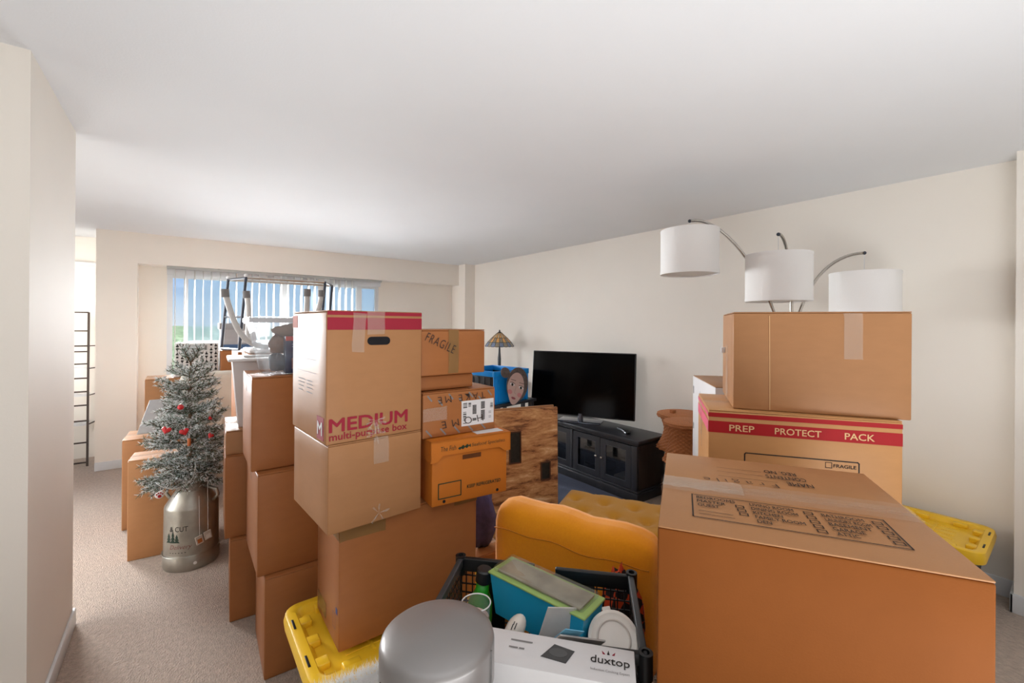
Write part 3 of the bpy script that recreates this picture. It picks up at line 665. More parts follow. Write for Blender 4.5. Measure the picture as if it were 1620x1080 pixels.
# ------------------------------------------------------------------ milk can with little tree
mc = thing('milk_can', 'galvanised metal milk can lettered CUT and Delivery holding a small tree', 'milk can', (.065, 3.40, 0), R(-38))
MB().lathe([(.143, .001), (.147, .012), (.147, .085), (.142, .092), (.142, .10), (.140, .36), (.137, .372), (.085, .455), (.083, .46)], 48).build('body', galv, mc, True)
MB().lathe([(.083, .458), (.083, .53)], 40, caps=False).build('neck', galv2, mc, True)
MB().lathe([(.083, .528), (.090, .54), (.108, .572), (.106, .573), (.086, .545), (.080, .50)], 40, caps=False).build('rim', galv, mc, True)
for s in (-1, 1): MB().tube([(s*.135, 0, .385), (s*.165, 0, .42), (s*.155, 0, .455), (s*.085, 0, .475)], .010, 8).build('handle', galv, mc, 'all')
def can_text(body, w, h, z, ang, m, weight=0, shear=0, r=.1425):
    me = text_mesh(body, w, h, weight, shear)
    for v in me.vertices:
        a = ang+(v.co.x)/r; v.co = Vector((r*math.cos(a), r*math.sin(a), z+v.co.y))
    me.materials.append(m); o = bpy.data.objects.new('lettering', me); COL.objects.link(o); o.parent = mc; return o
fa = R(-90+38)   # faces -Y in world
can_text('& CUT', .10, .03, .245, fa-.85, blackp, .0, 0)
can_text('Delivery', .12, .034, .132, fa-.85, mat('maroon_print', (120, 52, 50), .6), -.01, .35)
can_text('- - - - - -', .09, .004, .116, fa-.85, blackp)
b = MB()
for (a, h) in ((-.92, .05), (-.72, .06), (-.56, .045)):
    for k in range(3):
        z0 = .178+h*k/3; wv = .017*(1-k*.25); aa = fa+a; r_ = .1425
        p = [(r_*math.cos(aa-wv/r_), r_*math.sin(aa-wv/r_), z0), (r_*math.cos(aa+wv/r_), r_*math.sin(aa+wv/r_), z0), (r_*math.cos(aa), r_*math.sin(aa), z0+h*.5)]
        b._add(p, [(0,1,2)])
b.build('printed_trees', mat('printed_tree_green', (44, 60, 48), .7), mc, recalc=False)
MB().lathe([(.009, 0), (.009, .003)], 16).build('rivet', whitepl, mc).matrix_local = Matrix.Translation((.147*math.cos(fa+.1), .147*math.sin(fa+.1), .045)) @ Matrix.Rotation(fa+.1, 4, 'Z') @ Matrix.Rotation(R(90), 4, 'Y')
MB().tube([(.149*math.cos(2*math.pi*k/40), .149*math.sin(2*math.pi*k/40), .089) for k in range(40)], .003, 6, True).build('seam', galv, mc, True)

tr = thing('small_tree', 'small flocked artificial fir tree standing in the milk can', 'tree', (.055, 3.40, .47))
MB().tube([(0,0,0), (.004,.0,.3), (-.006,.004,.6), (.0,0,.80)], [.016,.013,.009,.004], 8).build('trunk', bark, tr, True)
def branch_mesh(L, seed):
    rr = random.Random(seed); b = MB(); b.cur = 2
    stem = [(L*t, 0, .12*L*t*t) for t in (0, .35, .7, 1)]; b.tube(stem, [.004, .0035, .003, .002], 5)
    twigs = [((0,0,0), (L,0,.12*L))]
    for k in range(int(L/.032)+2):
        t = .22+.7*k/(int(L/.032)+1); sgn = 1 if k % 2 else -1; l = L*.42*(1.1-t)+.03
        p = Vector((L*t, 0, .12*L*t*t)); q = p+Vector((l*.75, sgn*l*.65, rr.uniform(-.01, .035))); twigs.append((tuple(p), tuple(q)))
        b.cur = 2; b.tube([p, q], .002, 4)
    for (p, q) in twigs:
        p = Vector(p); q = Vector(q); t = (q-p); l = t.length; t.normalize(); n = int(l/.0021)
        u = t.cross(Vector((0,0,1))).normalized(); w = u.cross(t)
        for k in range(n):
            f = k/n; c = p+(q-p)*f; a = rr.uniform(0, 6.283); d = (u*math.cos(a)+w*math.sin(a))*.8+t*.75; d.normalize(); ln = rr.uniform(.015, .025)
            side = d.cross(Vector((rr.uniform(-1,1), rr.uniform(-1,1), rr.uniform(-1,1)))).normalized()*.0021
            e = c+d*ln; b.cur = 1 if (rr.random() < .36+.25*f+.25*max(0, d.z)) else 0
            b._add([tuple(c-side), tuple(c+side), tuple(e+side*.4), tuple(e-side*.4)], [(0,1,2,3)])
    return b.mesh('branch', [needle_g, needle_w, bark], recalc=False)
BR = [branch_mesh(l, s) for l, s in ((.24, 1), (.21, 2), (.18, 3), (.14, 4), (.10, 5))]
rr = random.Random(11)
tiers = [(.115, 7, .22, -30), (.12, 11, .24, -14), (.18, 12, .235, -6), (.25, 12, .225, 0), (.32, 11, .21, 6), (.39, 10, .185, 10), (.46, 9, .165, 16), (.54, 8, .15, 20), (.62, 7, .165, 16), (.69, 5, .13, 30), (.76, 4, .10, 50)]
for z, n, L, el in tiers:
    off = rr.uniform(0, 6)
    for k in range(n):
        a = off+6.283*k/n+rr.uniform(-.2, .2); LL = L*rr.uniform(.85, 1.1)
        if math.cos(a) > .6: LL = min(LL, .205)
        bi = min(range(5), key=lambda i: abs((.24,.21,.18,.14,.10)[i]-LL)); s = LL/(.24,.21,.18,.14,.10)[bi]
        o = bpy.data.objects.new('branch', BR[bi]); COL.objects.link(o); o.parent = tr; o.location = (0, 0, z+rr.uniform(-.025, .025))
        o.rotation_euler = (rr.uniform(-.4, .4), -R(el+rr.uniform(-9, 9)), a); o.scale = (s,)*3
MB().tube([(.0,0,.78), (-.02, -.0, .83), (-.025,0,.86)], .004, 5).build('top_shoot', needle_g, tr)
# ornaments
def heart(name, label, loc, s, rz=0, tilt=0, m=redgl):
    b = MB(); pts = []
    for k in range(28):
        t = 2*math.pi*k/28; pts.append((16*math.sin(t)**3/16, (13*math.cos(t)-5*math.cos(2*t)-2*math.cos(3*t)-math.cos(4*t))/16))
    rings = [(0.25, .42), (.7, .32), (.92, .16), (1, 0), (.92, -.16), (.7, -.32), (.25, -.42)]
    vs = []; fs = []; n = 28
    for (q, y) in rings: vs += [(x*q*s, y*s, z*q*s) for x, z in pts]
    for i in range(len(rings)-1):
        for k in range(n): k2 = (k+1) % n; fs.append((i*n+k, i*n+k2, (i+1)*n+k2, (i+1)*n+k))
    fs.append(tuple(range(n))); fs.append(tuple(reversed(range((len(rings)-1)*n, len(rings)*n)))); b._add(vs, fs)
    t = thing(name, label, 'ornament', loc, rz); o = b.build('heart', m, t, 'all'); o.rotation_euler = (0, tilt, 0)
    MB().tube([(0,0,s*.6), (0,0,s*1.4)], .0008, 4).build('hanger', whitepl, t); return t
heart('heart_ornament', 'glittery red heart ornament at the left side of the little tree', (-.060, 3.165, .885), .024, R(-10), .3)
heart('heart_ornament', 'glittery red heart ornament at the middle front of the little tree', (.022, 3.145, .868), .024, R(5), -.3)
heart('heart_ornament', 'glittery red heart ornament low at the right side of the little tree', (.150, 3.20, .815), .017, R(15), .6)
heart('heart_ornament', 'tiny red heart ornament higher at the right side of the little tree', (.148, 3.23, .915), .012, R(15), .9)
bo = thing('ball_ornament', 'round red ball ornament near the top of the little tree', 'ornament', (.004, 3.22, 1.00))
MB().sphere((0,0,0), .016).build('ball', redgl, bo, 'all'); MB().lathe([(.004,.014),(.004,.021)], 10).build('cap', chrome, bo)
pw = thing('paw_ornament', 'white paw-shaped ornament with red pads hanging left of the can', 'ornament', (-.088, 3.17, .52))
MB().sphere((0,0,0), .022, sc=(1,.35,.9)).build('plaque', whitepl, pw, 'all')
for (x, z, s) in ((0,-.005,.009), (-.013,.006,.0042), (-.005,.013,.0042), (.005,.013,.0042), (.013,.006,.0042)): MB().sphere((x,-.0075,z), s, 10, 6, (1,.3,1)).build('pad', redp2, pw, 'all')
MB().tube([(0,0,.018), (.01,.01,.07)], .0008, 4).build('string', whitepl, pw)
for (x, y, z, zt, lab, mm) in ((.100, 3.235, .185, .45, 'brown picture tag hanging on a string down the milk can', mat('tag_amber', (170, 98, 44), .5)), (.142, 3.245, .20, .56, 'pale bear-shaped tag hanging on a string down the milk can', mat('tag_pale', (206, 200, 190), .5))):
    tg = thing('hanging_tag', lab, 'ornament', (x, y, z), R(18)); MB().rbox(-.020, .020, -.003, .003, -.026, .026, .003, 2).build('tag_body', mat('tag_frame', (190, 180, 168), .5), tg, True).rotation_euler = (0, R(-12), 0)
    MB().rbox(-.012, .012, -.0045, -.003, -.018, .008, .001, 1).build('tag_picture', mm, tg).rotation_euler = (0, R(-12), 0); MB().tube([(0,0,.026), (-.002,.006,zt-z)], .0009, 4).build('string', whitepl, tg)
tc_ = thing('copper_ornament', 'short copper tube ornament low on the front of the little tree', 'ornament', (.045, 3.165, .80)); MB().lathe([(.008,-.022),(.009,-.018),(.009,.018),(.008,.022)], 14).build('tube', mat('copper', (188, 112, 70), .4, metal=.6), tc_, True); MB().tube([(0,0,.02),(0,.005,.06)], .0008, 4).build('hanger', whitepl, tc_)
rb = MB().tube(bez((-.105, 3.20, .585), (-.05, 3.10, .535), (.09, 3.10, .53), (.075, 3.18, .68), 20), .0022, 6).build('wire_garland', mat('silver_wire', (180, 182, 176), .4, metal=.5), None, 'all'); tag(rb, 'thin silvery wire looping under the little tree in front of the can neck', 'garland')

# ------------------------------------------------------------------ ladder shelf in the bay
ls = thing('ladder_shelf', 'narrow dark metal ladder shelf with white boards in the sunny bay', 'shelf', (-.90, 6.36, 0))
for (x, sy) in ((-.14, 1), (.14, 1)):
    MB().bar((x, -.10, 0), (x-.03, .18, 1.60), .018).build('upright', brownmetal, ls); MB().bar((x+.045, .20, .30), (x+.03, .20, 1.62), .014).build('rear_upright', brownmetal, ls)
for z in (.04, .24, .46, .62, .76, .90, 1.05, 1.18, 1.24, 1.40, 1.60):
    f = z/1.6; MB().bar((-.14-.03*f, -.10+.28*f, z), (.14-.03*f, -.10+.28*f, z), .014).build('rung', brownmetal, ls)
for z in (.42, .72, 1.0, 1.24):
    f = z/1.6; MB().bar((.14-.03*f, -.10+.28*f, z), (.185, .20, z), .010).build('side_rail', brownmetal, ls); MB().box(-.15, .14-.02, -.08+.28*f, .22, z-.012, z+.006).build('shelf_board', whitepl, ls)

# ------------------------------------------------------------------ far right: media stand, tv, remote, rug, lamp
rg = MB().rbox(2.32, 3.045, 2.29, 4.2, .0005, .010, .004, 2).build('rug', rugm, None, True); tag(rg, 'dark blue-grey rug in front of the media stand', 'rug')
ms = thing('media_stand', 'black wooden media stand with glazed doors along the right wall', 'media stand', (3.28, 3.06, 0))
def lb(n, x0, x1, y0, y1, z0, z1, m=blackwood, p=ms, r=.004): return MB().rbox(x0, x1, y0, y1, z0, z1, r, 1).build(n, m, p, True)
lb('top', -.20, .21, -.795, .795, .488, .52, r=.008); lb('top_moulding', -.185, .205, -.78, .78, .468, .488, r=.006)
lb('plinth', -.225, .215, -.805, .805, .001, .075, r=.006); lb('base_moulding', -.205, .21, -.79, .79, .075, .09, r=.005)
for y in (-.775, .755): lb('side_panel', -.17, .205, y, y+.02, .09, .468, brownblack)
lb('back_panel', .19, .20, -.755, .755, .09, .468); lb('shelf', -.14, .19, -.755, .755, .265, .28); lb('bottom_panel', -.17, .19, -.755, .755, .09, .1)
for y in (-.775, -.01, .735): lb('pilaster', -.195, -.165, y, y+(.06 if y == -.775 else .03 if y < 0 else .04), .09, .468)
for i, (y0, y1) in enumerate(((-.71, -.365), (-.36, -.015), (.025, .37), (.375, .72))):
    b = MB(); f = .055
    b.box(-.19, -.168, y0, y0+f, .095, .463); b.box(-.19, -.168, y1-f, y1, .095, .463); b.box(-.1885, -.168, y0+f, y1-f, .095, .095+f*.85); b.box(-.1885, -.168, y0+f, y1-f, .463-f*.85, .463)
    dr = b.build('door', blackwood, ms); MB().box(-.180, -.177, y0+f, y1-f, .095+f*.85, .463-f*.85).build('glass_pane', cabglass, dr)
    b = MB()
    for (a, c, z0, z1) in ((y0+f, y0+f+.004, .1435, .4135), (y1-f-.004, y1-f, .1435, .4135), (y0+f, y1-f, .14, .1435), (y0+f, y1-f, .4135, .417)): b.box(-.188, -.176, a, c, z0, z1)
    b.build('bead', mat('bead_grey', (88, 90, 98), .35), dr)
    yk = y1-.03 if i % 2 == 0 else y0+.03
    k = MB().sphere((-.212, yk, .29), .013, 12, 8).build('knob', chrome, dr, 'all'); MB().tube([(-.20, yk, .29), (-.188, yk, .29)], .005, 8).build('knob_stem', darkmetal, k)
for (y, z, w_, h_, n, lab, m_) in ((-.55, .2815, .22, .05, 'media_player', 'black player on the upper shelf behind the right glass door', blackpl), (-.55, .1015, .20, .03, 'cream_box', 'flat cream box on the lower shelf behind the right glass door', mat('cream_box', (200, 180, 160), .7)), (-.19, .1015, .22, .10, 'media_player', 'dark grey player on the lower shelf behind the second glass door', mat('dark_player', (60, 62, 66), .5)), (-.19, .2815, .22, .06, 'media_player', 'dark player on the upper shelf behind the second glass door', mat('dark_player2', (48, 50, 56), .5))):
    t = thing(n, lab, 'player' if 'player' in n else 'box', (3.28, 3.06+y, z)); MB().rbox(-.10, .12, -w_/2, w_/2, 0, h_, .004, 1).build('case', m_, t, True)
    if 'player' in n: MB().box(-.102, -.10, -w_/2+.02, w_/2-.02, h_*.4, h_*.6).build('display', screenm, t)
tv = thing('television', 'black flat television turned slightly on the media stand', 'television', (3.25, 3.10, .521), math.atan2(.923, -.386)-R(84))
# local: x points right-to-away (back), y along width; screen faces -x
Mt = Matrix.Translation((0, 0, .05)) @ Matrix.Rotation(R(7), 4, 'Y')
b = MB(); b.M = Mt; b.rbox(-.018, .018, -.54, .54, 0, .655, .005, 1); b.build('casing', blackpl, tv, True)
b = MB(); b.M = Mt; b.box(-.0195, -.0182, -.53, .53, .012, .645); b.build('screen', screenm, tv)
b = MB(); b.tube([(.0, 0, .006), (.0, 0, .08)], .028, 16); b.build('neck', mat('neck_grey', (110, 114, 124), .2, metal=.7), tv, True)
MB().rbox(-.11, .11, -.22, .22, .001, .012, .004, 2).build('base_plate', mat('gloss_dark_base', (120, 126, 138), .08, .02, metal=.9), tv, True)
rm = thing('remote_control', 'curved silver remote control lying on the media stand', 'remote', (3.25, 2.555, .5205), R(62))
MB().rbox(-.10, .10, -.024, .024, 0, .024, .01, 3, fn=lambda p: Vector((p.x, p.y, p.z+.010*(1-(p.x/.1)**2)-.0))).build('case', blackpl, rm, 'all')
MB().rbox(-.098, .09, .022, .028, .004, .020, .003, 3, fn=lambda p: Vector((p.x, p.y, p.z+.010*(1-(p.x/.1)**2)))).build('silver_edge', mat('silver_trim', (200, 204, 210), .25, metal=.8), rm, True)
for k in range(4): MB().sphere((-.06+k*.03, 0, .0335), .005, 8, 6, (1,1,.4)).build('button', greypl, rm, 'all')

et = thing('end_table', 'dark end table behind the blue crate holding the stained-glass lamp', 'table', (3.36, 4.62, 0))
MB().rbox(-.23, .23, -.23, .23, .74, .77, .006, 2).build('table_top', blackwood, et, True)
for x in (-.2, .2):
    for y in (-.2, .2): MB().box(x-.02, x+.02, y-.02, y+.02, 0, .74).build('leg', blackwood, et)
lamp = thing('stained_glass_lamp', 'stained-glass table lamp with bronze stem by the right wall', 'lamp', (3.32, 4.62, .771))
MB().lathe([(.085,0),(.085,.01),(.05,.025),(.02,.05),(.014,.09),(.020,.2),(.022,.28),(.014,.36),(.010,.44),(.010,.60)], 24).build('stem', mat('bronze', (70, 74, 78), .4, metal=.6), lamp, True)
gm = [mat('amber_glass', (226, 168, 98), .3, .12, 40, spec=.6), mat('cream_glass', (216, 196, 160), .3, .12, 40, spec=.6), mat('blue_glass', (118, 132, 158), .3, .2, 40, spec=.6), mat('smoke_glass', (150, 138, 120), .3, .2, 40, spec=.6)]
leadm = mat('lead_came', (60, 58, 58), .5, metal=.5)
rows = [(.028, .622, .10, .557), (.10, .557, .155, .500), (.155, .500, .188, .452)]
for ri, (r0, z0, r1, z1) in enumerate(rows):
    n = 20
    for k in range(n):
        a0 = 2*math.pi*(k+.06)/n; a1 = 2*math.pi*(k+.94)/n; m_ = gm[0 if ri == 0 and k % 2 else 1 if ri == 0 else (3 if k % 2 else 0) if ri == 1 else 2 if k % 2 else 3]
        zz = z1-(.010 if ri == 2 else 0); am = (a0+a1)/2
        b = MB(); outer = [(r0*math.cos(a0), r0*math.sin(a0), z0), (r0*math.cos(a1), r0*math.sin(a1), z0), (r1*math.cos(a1), r1*math.sin(a1), z1), (r1*math.cos(am)*1.01, r1*math.sin(am)*1.01, zz), (r1*math.cos(a0), r1*math.sin(a0), z1)]
        inner = [(x*.985, y*.985, z-.003) for x, y, z in outer]; nn = 5
        b._add(outer+inner, [tuple(range(nn)), tuple(reversed(range(nn, 2*nn)))]+[(i, (i+1) % nn, nn+(i+1) % nn, nn+i) for i in range(nn)])
        b.build('glass_piece', m_, lamp)
b = MB()
for k in range(20):
    a = 2*math.pi*k/20; c, s = math.cos(a), math.sin(a); b.tube([(.028*c, .028*s, .622), (.10*c, .10*s, .557), (.155*c, .155*s, .500), (.188*c, .188*s, .452)], .0028, 4)
for (r_, z) in ((.028, .622), (.10, .557), (.155, .5)): b.tube([(r_*math.cos(2*math.pi*k/40), r_*math.sin(2*math.pi*k/40), z) for k in range(40)], .003, 4, True)
b.tube([((.188+.003*math.cos(20*2*math.pi*k/80))*math.cos(2*math.pi*k/80), .188*math.sin(2*math.pi*k/80), .449-.005*math.sin(math.pi*((k*20/80) % 1))) for k in range(80)], .0035, 4, True)
b.build('came_lattice', leadm, lamp); MB().lathe([(.03,.618),(.02,.632),(.008,.640),(.01,.652),(.003,.662)], 16).build('finial', leadm, lamp, True)

# blue folding crate with face cut-out on a dark stand
sd = thing('side_table', 'dark square table under the blue crate, behind the rustic boards', 'table', (2.47, 3.50, .0105), R(10.6))
MB().rbox(-.30, .30, -.28, .28, .735, .762, .006, 2).build('table_top', blackwood, sd, True)
for x in (-.26, .26):
    for y in (-.24, .24): MB().box(x-.02, x+.02, y-.02, y+.02, 0, .735).build('leg', blackwood, sd)
bc = thing('folding_crate', 'blue plastic folding crate with black side panels', 'crate', (2.25, 3.21, .773), R(10.6))
cw, cd, chh = .49, .50, .30
MB().box(.012, cw-.012, .012, cd-.012, 0, .008).build('bottom', blackpl, bc)
b = MB()
for (x0, x1, y0, y1) in ((0, cw, 0, .022), (0, cw, cd-.022, cd), (0, .022, .02, cd-.02), (cw-.022, cw, .02, cd-.02)): b.rbox(x0, x1, y0, y1, chh-.05, chh, .004, 1)
b.build('rim', bluecr, bc, True)
MB().rbox(.004, cw-.004, .006, .016, 0, chh-.05, .003, 1).build('front_panel', bluecr, bc, True); MB().rbox(.004, cw-.004, cd-.016, cd-.006, 0, chh-.05, .003, 1).build('back_panel', bluecr, bc, True)
for x in (.006, cw-.016): MB().rbox(x, x+.010, .016, cd-.016, 0, chh-.05, .003, 1).build('side_panel', blackpl, bc, True)
for k in range(6): MB().box(.001, .006, .05+k*.075, .065+k*.075, .01, chh-.06).build('side_rib', blackpl, bc)
for (x0, x1, z0, z1) in ((.02, .04, .0, .25), (cw-.04, cw-.02, .0, .25), (.06, cw-.06, .015, .03), (.06, cw-.06, .205, .22), (.06, .075, .015, .22), (cw-.075, cw-.06, .015, .22)): MB().rbox(x0, x1, -.002, .008, z0, z1, .002, 1).build('front_rib', bluecr, bc, True)
fc = thing('face_cutout', 'painted cut-out of a face with dark hair bun leaning on the blue crate', 'cutout', (2.425, 3.178, .778), R(10.6))
fc.rotation_euler = (R(-2), R(20), R(10.6)); fc.scale = (1.7, 1, 1.28)
skin = mat('painted_skin', (196, 164, 154), .6, .06, 12); hair = mat('painted_hair', (92, 80, 76), .6, .35, 60, stretch=(1,1,6)); blush = mat('painted_blush', (196, 128, 128), .6, .05); lipm = mat('painted_lips', (148, 78, 84), .6)
def ell(cx, cz, rx, rz_, n=28, pw=1): return [(cx+rx*math.cos(2*math.pi*k/n), cz+rz_*math.sin(2*math.pi*k/n)) for k in range(n)]
def flat(pts, y0, y1, name, m, parent):
    b = MB(); b.poly(pts, y0, y1); o = b.build(name, m, parent); o.matrix_local = face_matrix('front', (0, -.02, 0), 0, 0); return o
flat(ell(.0, .14, .088, .122)+[], 0, .006, 'hair_shape', hair, fc); flat(ell(-.115, .185, .036, .036), 0, .006, 'hair_bun', hair, fc)
flat([(x*(1-.35*max(0, -(z-.11)/.12)), z) for x, z in ell(-.012, .105, .070, .116)], .0062, .009, 'face', skin, fc)
for x in (-.045, .030): flat(ell(x, .125, .019, .010), .0092, .0096, 'eye_white', whitecard, fc); flat(ell(x, .124, .009, .010), .0097, .0102, 'iris', blackp, fc); print_lines(fc, 'front', [((x-.02, .136), (x, .140)), ((x, .140), (x+.02, .135)), ((x-.022, .155), (x+.02, .160))], blackp, .003, 'brow').matrix_local = face_matrix('front', (0, -.02, 0), 0, .0105)
for x in (-.052, .030): flat(ell(x, .07, .019, .016), .0092, .0095, 'cheek', blush, fc)
print_lines(fc, 'front', [((-.012, .12), (-.016, .075)), ((-.016, .075), (-.004, .068))], greyp, .002, 'nose').matrix_local = face_matrix('front', (0, -.02, 0), 0, .0105)
flat(ell(-.014, .035, .018, .008), .0092, .0098, 'mouth', lipm, fc)

# rustic boards
def rustic():
    m = bpy.data.materials.new('rustic_brown_paint'); m.use_nodes = True; nt = m.node_tree; b = nt.nodes['Principled BSDF']; b.inputs['Roughness'].default_value = .7
    tc = nt.nodes.new('ShaderNodeTexCoord'); mp = nt.nodes.new('ShaderNodeMapping'); mp.inputs['Scale'].default_value = (2.2, 2.2, 9); mp.inputs['Rotation'].default_value = (0, R(10), 0)
    nt.links.new(tc.outputs['Object'], mp.inputs[0]); n = nt.nodes.new('ShaderNodeTexNoise'); n.inputs['Scale'].default_value = 1.5; n.inputs['Detail'].default_value = 12; n.inputs['Roughness'].default_value = .72; n.inputs['Distortion'].default_value = .35
    nt.links.new(mp.outputs[0], n.inputs['Vector']); r = nt.nodes.new('ShaderNodeValToRGB'); nt.links.new(n.outputs[0], r.inputs[0])
    e = r.color_ramp.elements; e[0].position = .35; e[0].color = (*lin((66, 42, 28)), 1); e[1].position = .66; e[1].color = (*lin((240, 206, 160)), 1)
    for p, c in ((.41, (126, 78, 46)), (.47, (184, 126, 76)), (.56, (212, 160, 106))): q = e.new(p); q.color = (*lin(c), 1)
    nt.links.new(r.outputs[0], b.inputs['Base Color']); return m
rum = rustic()
ry = math.degrees(math.atan2(-.124, .509))
rbd = thing('rustic_board', 'brown weathered board with two small dark framed panels', 'board', (1.45, 2.519, 0), R(ry)); rbd.rotation_euler = (R(-1.5), 0, R(ry))
MB().rbox(0, .793, 0, .025, .001, .895, .004, 3).build('panel', rum, rbd, True)
for (x0, x1, z0, z1) in ((.40, .492, .52, .745), (.648, .728, .375, .505)):
    fr = MB()
    for (a, c, p, q) in ((x0, x1, z0, z0+.008), (x0, x1, z1-.008, z1), (x0, x0+.008, z0+.008, z1-.008), (x1-.008, x1, z0+.008, z1-.008)): fr.box(a, c, -.008, 0, p, q)
    f_ = fr.build('small_frame', mat('dark_brown_frame', (84, 50, 30), .6), rbd); MB().box(x0+.008, x1-.008, -.003, -.0005, z0+.008, z1-.008).build('dark_inset', mat('dark_inset', (38, 34, 26), .7, .5, 40), f_)
rb2 = thing('rustic_board', 'second brown board directly behind the framed rustic board', 'board', (1.452, 2.552, 0), R(ry)); rb2.rotation_euler = (R(-1.5), 0, R(ry)); MB().rbox(0, .785, 0, .02, .001, .905, .004, 3).build('panel', card, rb2, True)
for xx, m_ in ((.25, .1),): MB().rbox(.02, .76, .02, .021, .05, .85, .0004, 1).build('backing_paper', whitecard, rb2)

# ------------------------------------------------------------------ wicker hampers on low cartons
def hamper(label, x, y, z, r, h):
    t = thing('wicker_hamper', label, 'basket', (x, y, z))
    prof = []
    for k in range(61):
        f = k/60; prof.append((r*(.74+.26*abs(2*f-1.15)**1.7-.03*(1-f)), .004+f*h*.90))
    MB().lathe(prof, 168, fn=lambda q, zz, a: q*(1+.035*math.sin(18*a)*(1 if int(round((zz-.004)/(h*.9)*60)/3) % 2 else -1)), caps=True).build('basket', wicker, t, True)
    for zz, q in ((.006, .96), (h*.9, 1.0)): MB().tube([(r*q*math.cos(2*math.pi*k/48), r*q*math.sin(2*math.pi*k/48), zz+.004*math.sin(12*math.pi*k/24)) for k in range(48)], .009, 6, True).build('braid', wicker, t, 'all')
    MB().lathe([(r*.98, h*.915), (r*1.02, h*.93), (r*1.02, h*.955), (r*.9, h*.975), (r*.4, h*.99), (.01, h*1.0)], 48, fn=lambda q, zz, a: q*(1+.006*math.sin(30*a))).build('lid', wicker, t, True)
    return t
h1 = hamper('larger wicker hamper with small knob, nearest the right wall', 3.40, 2.06, .457, .20, .31)
MB().rbox(-.10, -.06, .02, .06, .305, .335, .006, 1).build('knob', wicker, h1, True)
hamper('smaller wicker hamper standing in front of the larger one', 3.08, 1.84, .457, .158, .325)
carton('cardboard_box', 'low box carrying the larger wicker hamper', (3.26, 1.90), 0, .30, .21, 0, .451, card)
carton('cardboard_box', 'low box carrying the smaller wicker hamper', (2.985, 1.64), 0, .21, .255, 0, .451, card)

# ------------------------------------------------------------------ arc lamp with three shades
al = thing('arc_floor_lamp', 'steel arc floor lamp with three white drum shades behind the right stack', 'floor lamp', (2.985, 1.10, 0))
MB().lathe([(.12, .001), (.12, .02), (.02, .03), (.016, .05)], 32).build('base', chrome, al, True)
def shade_at(c, zt, tip, p0, mid, mid2):
    c = Vector(c)-Vector((2.985, 1.10, 0)); tip = Vector(tip)-Vector((2.985, 1.10, 0)); p0 = Vector(p0)
    MB().tube([(p0.x, p0.y, .03), (p0.x*.9, p0.y*.9, .9)]+bez((p0.x, p0.y, 1.3), mid, mid2, tip, 18), .009, 10).build('arm', chrome, al, 'all')
    MB().sphere(tip, .011).build('arm_tip', darkmetal, al, 'all')
    r, h = .176, .285; z1 = zt-h
    sh = MB().lathe([(r, z1), (r, zt), (r-.003, zt), (r-.003, z1)], 56, c.x, c.y, caps=False)
    for k in range(56): sh.f.append((3*56+k, 3*56+(k+1) % 56, (k+1) % 56, k)); sh.m.append(0)
    s_ = sh.build('shade', linen, al, True)
    for z in (z1+.002, zt-.016): MB().lathe([(r+.0015, z), (r+.0015, z+.014)], 56, c.x, c.y, caps=False).build('shade_band', linen, s_, True)
    MB().lathe([(r-.006, z1+.008), (.002, z1+.009)], 40, c.x, c.y, caps=False).build('diffuser', whitepl, s_)
    MB().tube([(c.x, c.y, zt+.0), (tip.x, tip.y, tip.z)], .002, 5).build('cord', whitepl, al); MB().lathe([(.012, zt-.05), (.012, zt+.012)], 12, c.x, c.y).build('socket', chrome, al)
    b = MB()
    for k in range(3): a = 2.1*k; b.tube([(c.x, c.y, zt-.006), (c.x+r*math.cos(a), c.y+r*math.sin(a), zt-.006)], .0015, 4)
    b.build('spider', chrome, s_)
shade_at((2.604, 1.536, 0), 2.115, (2.604, 1.536, 2.175), (-.02, .012, 0), (-.04, .05, 1.75), (-.24, .28, 2.22))
shade_at((2.86, 1.112, 0), 1.935, (2.86, 1.112, 2.055), (0, -.012, 0), (.03, -.02, 1.75), (-.02, .0, 2.08))
shade_at((3.335, .813, 0), 1.835, (3.335, .813, 1.955), (.02, -.006, 0), (.03, -.03, 1.72), (.18, -.14, 1.95))

# ------------------------------------------------------------------ mustard chaise seen from behind
cz = thing('chaise_chair', 'mustard lounge chair with tufted ochre seat seen from behind', 'chair', (1.075, 1.56, 0), R(-62))
# local x: along the back (left -> right), y: away from camera (towards the seat)
def wob(p): return Vector((p.x, p.y+.012*math.sin(p.x*9), p.z-.05*max(0, (p.x-.15))*(p.z/.7) + .006*math.sin(p.x*26)*(p.z > .5)))
MB().rbox(0, .70, 0, .20, .14, .715, .075, 8, (0, .02, 0), fn=wob).build('backrest', mustard, cz, 'all')
pip = MB().tube([tuple(wob(Vector((x, -.012-.012*math.sin(math.pi*x/.7), .625))) ) for x in [.03+.64*k/20 for k in range(21)]], .0022, 6).build('piping', mat('mustard_piping', (196, 118, 20), .9), cz, 'all')
sw, sd_ = .74, .95
vs = []; fs = []; nx, ny = 44, 56; b = MB()
tufts = [(.10+.18*i+(.09 if j % 2 else 0), .14+.16*j) for j in range(6) for i in range(4)]
for j in range(ny+1):
    for i in range(nx+1):
        x = sw*i/nx; y = sd_*j/ny; e = min(x, sw-x, y, sd_-y); z = .415-.05*max(0, 1-e/.06)**2
        dmin = min(math.hypot(x-a, y-c) for a, c in tufts); z += -.03*math.exp(-(dmin/.035)**2)
        vs.append((x, y, z))
for j in range(ny):
    for i in range(nx): a = j*(nx+1)+i; fs.append((a, a+1, a+nx+2, a+nx+1))
b._add(vs, fs); o = b.build('seat_top', olive, cz, 'all', recalc=False); o.location = (-.0, .20, 0)
MB().rbox(0, sw, .20, .20+sd_, .20, .37, .05, 4).build('seat_base', olive, cz, 'all')
tb = MB().sphere((0,0,0), .010, 10, 6, (1,1,.5)).mesh('button', olive, 'all')
